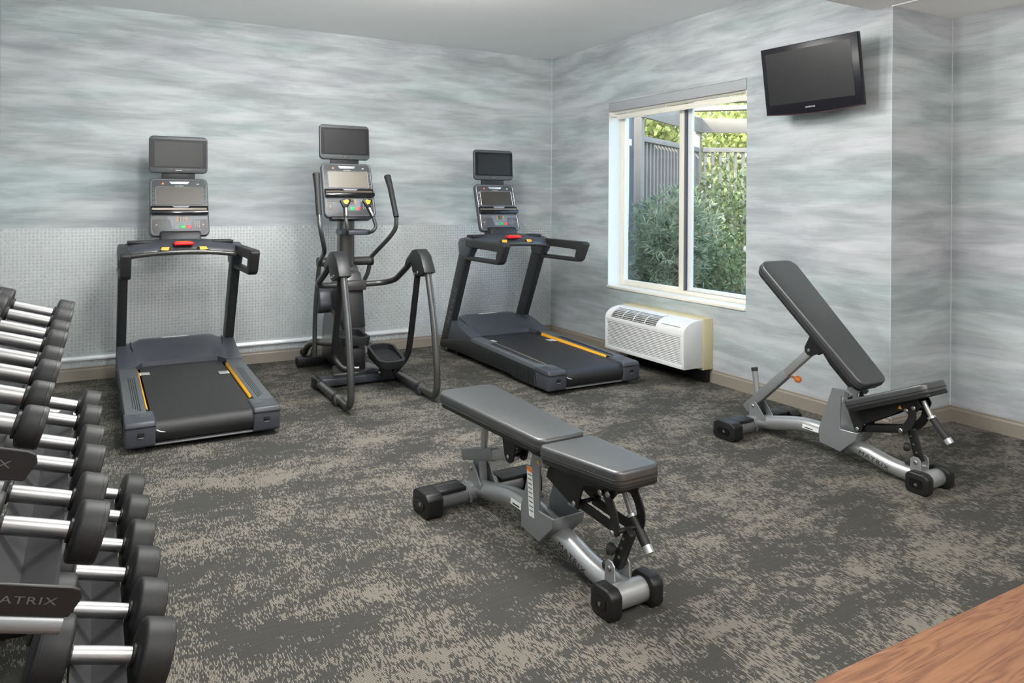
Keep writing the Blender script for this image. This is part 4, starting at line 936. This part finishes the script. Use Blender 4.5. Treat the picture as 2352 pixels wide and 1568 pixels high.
# ------------------------------------------------------------------ dumbbell rack and dumbbells
AL = R(17); EX = Vector((math.cos(AL), 0, -math.sin(AL))); NX = Vector((math.sin(AL), 0, math.cos(AL)))
T1, T2, T3 = Vector((-4.168, 0, 0.938)), Vector((-4.088, 0, 0.665)), Vector((-3.970, 0, 0.350))
Y1 = [-4.657, -4.450, -4.248, -4.068, -3.838, -3.646, -3.394, -3.184]
Y2 = [-4.483, -4.302, -4.070, -3.882, -3.639, -3.442]
Y3 = [-4.437, -4.239, -4.040, -3.852, -3.629, -3.429]
R1_ = [0.038, 0.038, 0.044, 0.044, 0.049, 0.049, 0.054, 0.054]
R2_ = [0.061, 0.061, 0.059, 0.059, 0.056, 0.056]
R3_ = [0.076, 0.076, 0.073, 0.073, 0.070, 0.070]
def make_rack():
    O = (-4.35, -4.0, 0.0)
    t = thing('dumbbell_rack', 'dark three tier dumbbell rack along the left wall', 'rack', O)
    A = lambda n, b, m, p=t, **k: obj(n, b, m, p, off=O, **k)
    for (Tp, ya, yb, np_, w) in ((T1, -4.742, -3.08, -0.017, 0.112), (T2, -4.745, -3.29, 0.005, 0.092), (T3, -4.95, -3.26, 0.0, 0.12)):
        q = lambda e, n, y: Tp+EX*e+NX*n+Vector((0, y, 0))
        E2 = [(-0.055, -0.0182), (-0.050, -0.0215), (0.0, -0.064), (0.050, -0.0215), (0.055, -0.0182), (0.055, -0.033), (0.0, -0.070), (-0.055, -0.033)]
        g = new(); V = [[g.verts.new(q(e, n, y)) for e, n in E2] for y in (ya, yb)]
        for i in range(8): g.faces.new((V[0][i], V[0][(i+1) % 8], V[1][(i+1) % 8], V[1][i]))
        g.faces.new(V[0]); g.faces.new(list(reversed(V[1]))); bmesh.ops.recalc_face_normals(g, faces=g.faces)
        tray = A('tray', g, mat('grey_rack_tray', lin(66, 66, 68), 0.4, 0.2, var=0.06, vscale=8), smooth=False)
        for y in (ya+0.03, yb-0.03):
            na = np_-0.066; A('tray_arm', tube([q(-0.24, na, y-0.022), q(0.074, na, y-0.022)], 0.017, 14), STEELGREY, tray)
        if Tp is not T3:
            M = frame(q(0, 0, ya), EX, NX, (0, -1, 0))
            pl = A('end_plate', xf(prism([(-0.16, np_), (-0.17, np_-0.01), (-0.16, np_-0.050), (w-0.012, np_-0.050), (w, np_-0.018), (w-0.006, np_-0.004), (w-0.02, np_)], -0.004, 0.004, 'z', 0.0015, 1), M), BLACKMET, t)
            A('brand_lettering', xf(text_bm('MATRIX', 0.0125, 1.55, space=1.12), M @ Matrix.Translation((w-0.092, np_-0.025, 0.0048))), DIM, pl, smooth=False)
    for y in (-4.57, -3.54):
        A('upright', rod([(-4.33, y, 0.03), (-4.44, y, 0.94)], 0.05, 0.07, up=(0, 1, 0), bv=0.006), BLACKMET)
        A('floor_foot', rod([(-4.50, y, 0.02), (-3.95, y, 0.02)], 0.06, 0.04, up=(0, 1, 0), bv=0.006), BLACKMET)
        A('tier_arm', rod([(-4.35, y, 0.36), tuple(T3+EX*-0.02+NX*-0.09+Vector((0, y, 0)))], 0.04, 0.04, up=(0, 1, 0), bv=0.005), BLACKMET)
    return t
make_rack()
def make_dumbbell(r, hw):
    t = thing('dumbbell', 'x', 'dumbbell', group='dumbbells on the rack')
    h = 0.059
    prof = [(-h, .0176), (-h*.5, .0181), (h*.5, .0181), (h, .0176)]
    obj('handle', lathe_dir(prof, (0, 0, 0), (1, 0, 0), 24), CHROME, t)
    for s in (-1, 1):
        hd = obj('head', lathe_dir([(0, r*0.55), (0.002, r*0.86), (0.0045, r*0.955), (0.008, r*0.99), (0.012, r), (hw-0.006, r), (hw-0.002, r*0.988), (hw, r*0.95), (hw+0.001, r*0.6)], (s*(h+0.006), 0, 0), (s, 0, 0), 36), URETH, t)
        obj('collar', lathe_dir([(0, .019), (.002, .024), (.009, .024)], (s*(h-0.001), 0, 0), (s, 0, 0), 20), BLACKMET, hd)
        obj('rim_line', lathe_dir([(0, r*1.0), (0.0008, r*1.006), (0.0022, r*1.006), (0.003, r*1.0)], (s*(h+0.006+hw-0.010), 0, 0), (s, 0, 0), 36), BLACKMET, hd)
    return t
_db = {}
ORD = ['nearest', 'second', 'third', 'fourth', 'fifth', 'sixth', 'seventh', 'farthest']
for Tp, Ys, Rs, tier in ((T1, Y1, R1_, 'top'), (T2, Y2, R2_, 'middle'), (T3, Y3, R3_, 'bottom')):
    for k, (y, r) in enumerate(zip(Ys, Rs)):
        hw = 0.039+(r-0.036)*0.7
        if r not in _db: _db[r] = d = make_dumbbell(r, hw)
        else: d = copy_tree(_db[r])
        w = ORD[k] if k < len(Ys)-1 else 'farthest'
        pos = w if w in ('nearest', 'farthest') else w+' from the near end'
        d['label'] = f"black dumbbell with steel handle on the {tier} rack tier, {pos}"
        d.matrix_world = frame(Tp+Vector((0, y, 0)), EX, (0, 1, 0), NX)

# ------------------------------------------------------------------ outside the window
def leaf_mesh(name, pts, L, Wd, rng, per=1, droop=0.2):
    verts, faces = [], []
    for (p, nrm) in pts:
        for k in range(per):
            d = Vector((rng.gauss(0, 1), rng.gauss(0, 1), rng.gauss(0, 1))).normalized()*0.8+Vector(nrm)*0.7+Vector((0, 0, droop)); d.normalize()
            s = d.cross(Vector((rng.gauss(0, 1), rng.gauss(0, 1), rng.gauss(0, 1)))).normalized()
            l = L*rng.uniform(.6, 1.2); w = Wd*rng.uniform(.7, 1.2); i = len(verts); p = Vector(p)
            m = p+d*l*0.5+Vector((0, 0, 0.06*l)); e = p+d*l
            verts += [p, m+s*w/2, e, m-s*w/2]; faces.append((i, i+1, i+2, i+3))
    me = bpy.data.meshes.new(name); me.from_pydata([tuple(v) for v in verts], [], faces); me.update(); return me
def cloud(center, rad, n, rng, shell=0.55):
    out = []
    for _ in range(n):
        v = Vector((rng.gauss(0, 1), rng.gauss(0, 1), rng.gauss(0, 1))).normalized(); k = rng.uniform(shell, 1.0)
        out.append(((v.x*rad[0]*k, v.y*rad[1]*k, v.z*rad[2]*k+center), (v.x, v.y, v.z)))
    return out
def plant(name, label, loc, rad, zc, n, L, Wd, per, m, seed, stems=4, cat='shrub', group=None, blobs=1):
    rng = random.Random(seed)
    t = thing(name, label, cat, loc, 0, group)
    pts = []
    for b in range(blobs):
        o = Vector((rng.uniform(-.5, .5)*rad[0], rng.uniform(-.5, .5)*rad[1], rng.uniform(-.4, .4)*rad[2])) if blobs > 1 else Vector((0, 0, 0)); k = 0.62 if blobs > 1 else 1.0
        pts += [((p[0]+o.x, p[1]+o.y, p[2]+o.z), q) for p, q in cloud(zc, tuple(r*k for r in rad), n//blobs, rng, 0.35)]
    pts = [(p, q) for p, q in pts if p[2] > 0.03]
    f = obj('foliage', leaf_mesh('foliage', pts, L, Wd, rng, per), m, t, smooth=False)
    f['kind'] = 'stuff'
    for k in range(stems):
        a = rng.uniform(0, 6.28); tip = (math.cos(a)*rad[0]*.5, math.sin(a)*rad[1]*.5, zc+rad[2]*.4)
        obj('stem', tube([(math.cos(a)*.04, math.sin(a)*.04, 0), (tip[0]*.5, tip[1]*.5, zc*.6), tip], [.018*max(1, zc), .013*max(1, zc), .005], 7), BARK, t)
    return t
tag(obj('garden_ground', box(TH, 16, -8, 16, -0.12, -0.03), SOIL, None, smooth=False), 'brown mulched ground outside the window', 'ground')['kind'] = 'structure'
tag(obj('neighbouring_wall', box(0.20, 1.20, 0.14, 0.4, -0.03, 3.2), STUCCO, None, smooth=False), 'blue grey outside wall seen at the left edge of the window', 'wall')['kind'] = 'structure'
hr = thing('white_handrail', 'pale handrail against the blue grey outside wall', 'handrail', (1.0, 0.09, 0.0))
obj('rail', box(0.015, 0.062, -0.03, 0.03, 1.93, 2.0, 0.004), WHITE, hr); obj('post', box(0.022, 0.040, -0.015, 0.015, -0.03, 1.93, 0.002), WHITE, hr)
PA, PB = Vector((1.16, 0.05, 0)), Vector((2.93, 1.02, 0)); PC = PB+Vector((0.87, -0.49, 0))*1.9
def fence(a, b, pitch, label, lower):
    d = (b-a); L = d.length; d = d/L; ang = math.atan2(d.y, d.x)
    t = thing('slat_fence', label, 'fence', tuple(a), ang, 'slatted garden fences')
    obj('top_rail', box(0.06, L-0.05, -0.03, 0.03, 1.985, 2.045, 0.004), FENCE, t)
    obj('bottom_rail', box(0.06, L-0.05, -0.02, 0.02, 0.08, 0.16, 0.004), FENCE, t)
    me = None; n = int(L/pitch)
    for k in range(1, n):
        if me is None: s = obj('slat', box(-0.019, 0.019, 0.0, 0.032, 0.0, 1.985, 0.003, 1), FENCE, t, smooth=False); me = s.data
        else: s = obj('slat', me, None, t, smooth=False)
        s.location = (k*L/n, 0, 0)
    if lower: obj('backing_board', box(0.06, L-0.05, 0.045, 0.06, 0.06, 1.985), mat('dark_fence_board', lin(92, 88, 82), 0.85, var=0.25, vscale=6), t, smooth=False)
    for q in ((0.0, L) if lower else (L,)): obj('post', box(q-0.045, q+0.045, -0.04, 0.05, -0.03, 2.42, 0.006), FENCE, t, smooth=False)
    obj('fascia_board', box(-0.05, L+0.05, -0.07, -0.03, 2.235, 2.42, 0.004), FENCE, t)
    return t
fence(PA, PB, 0.112, 'weathered slat fence running away behind the left window pane', 1)
fence(PB, PC, 0.098, 'weathered slat fence behind ivy in the right window pane', 0)
for k, (a, b) in enumerate(((0.1, 0.9), (0.45, 1.3))):
    o = obj('pergola_joist', rod([(1.6+k*1.0, 1.2-k*.2, 2.52), (3.4+k*.8, -1.2+k*.5, 2.52)], 0.06, 0.14, up=(0, 0, 1), bv=0.004), FENCE, None); tag(o, ('pale pergola joist above the left pane', 'pale pergola joist above the right pane')[k], 'joist', 'pergola joists')
plant('needle_leaf_shrub', 'blue green narrow leaved shrub behind the left window pane', (0.98, -0.62, -0.03), (0.42, 0.40, 0.72), 0.80, 620, 0.12, 0.014, 10, LEAF_BLUE, 3)
plant('needle_leaf_shrub', 'narrow leaved shrub behind the window mullion', (1.45, -0.42, -0.03), (0.36, 0.36, 0.74), 0.78, 480, 0.12, 0.014, 10, LEAF_BLUE, 5)
plant('ivy_mass', 'leafy ivy climbing the fence behind the right window pane', (2.95, 0.45, -0.03), (0.75, 0.42, 1.0), 0.95, 2600, 0.055, 0.045, 1, LEAF_IVY, 7, 5, 'ivy')
plant('broad_leaf_shrub', 'low broad leaved shrub at the bottom of the right pane', (1.75, -0.95, -0.03), (0.5, 0.45, 0.55), 0.55, 1500, 0.055, 0.04, 1, LEAF_IVY, 9)
TL = [((3.6, 3.2, -0.03), (1.5, 1.5, 1.5), 2.6, 21, 'sunlit yellow green tree above the left fence'), ((5.6, 2.2, -0.03), (1.7, 1.7, 1.8), 2.7, 22, 'sunlit tree behind the middle of the window'), ((6.2, 0.2, -0.03), (1.6, 1.7, 1.9), 2.6, 23, 'sunlit tree behind the right fence'), ((4.6, 5.4, -0.03), (1.8, 1.8, 2.2), 3.4, 24, 'taller sunlit tree farthest behind the left fence'), ((8.6, 2.6, -0.03), (2.4, 2.4, 2.6), 3.8, 25, 'taller sunlit tree farthest behind the right fence')]
for loc, rad, zc, sd, lb in TL:
    plant('garden_tree', lb, loc, rad, zc, 9000, 0.13, 0.09, 1, LEAF_TREE, sd, 5, 'tree', 'trees beyond the fence', 4)
plant('hedge_plant', 'dense hedge close behind the right fence', (4.6, 1.35, -0.03), (1.1, 0.75, 1.15), 1.1, 4600, 0.09, 0.06, 1, LEAF_IVY, 32, 4, 'hedge')
P = []
for k in range(120):
    a = k*0.75; P.append((TH+0.06+0.022*math.cos(a), -2.02-k*0.0042, 0.625+0.022*math.sin(a)))
tag(obj('braided_cable', tube(P, 0.008, 6), RUBBER), 'dark twisted cable lying on the outside sill', 'cable')
obj('outer_sill', box(FX+0.06, TH+0.12, WY1, WY0, WZ0-0.03, WZ0+0.005, 0.004), CREAM, win, off=wo)
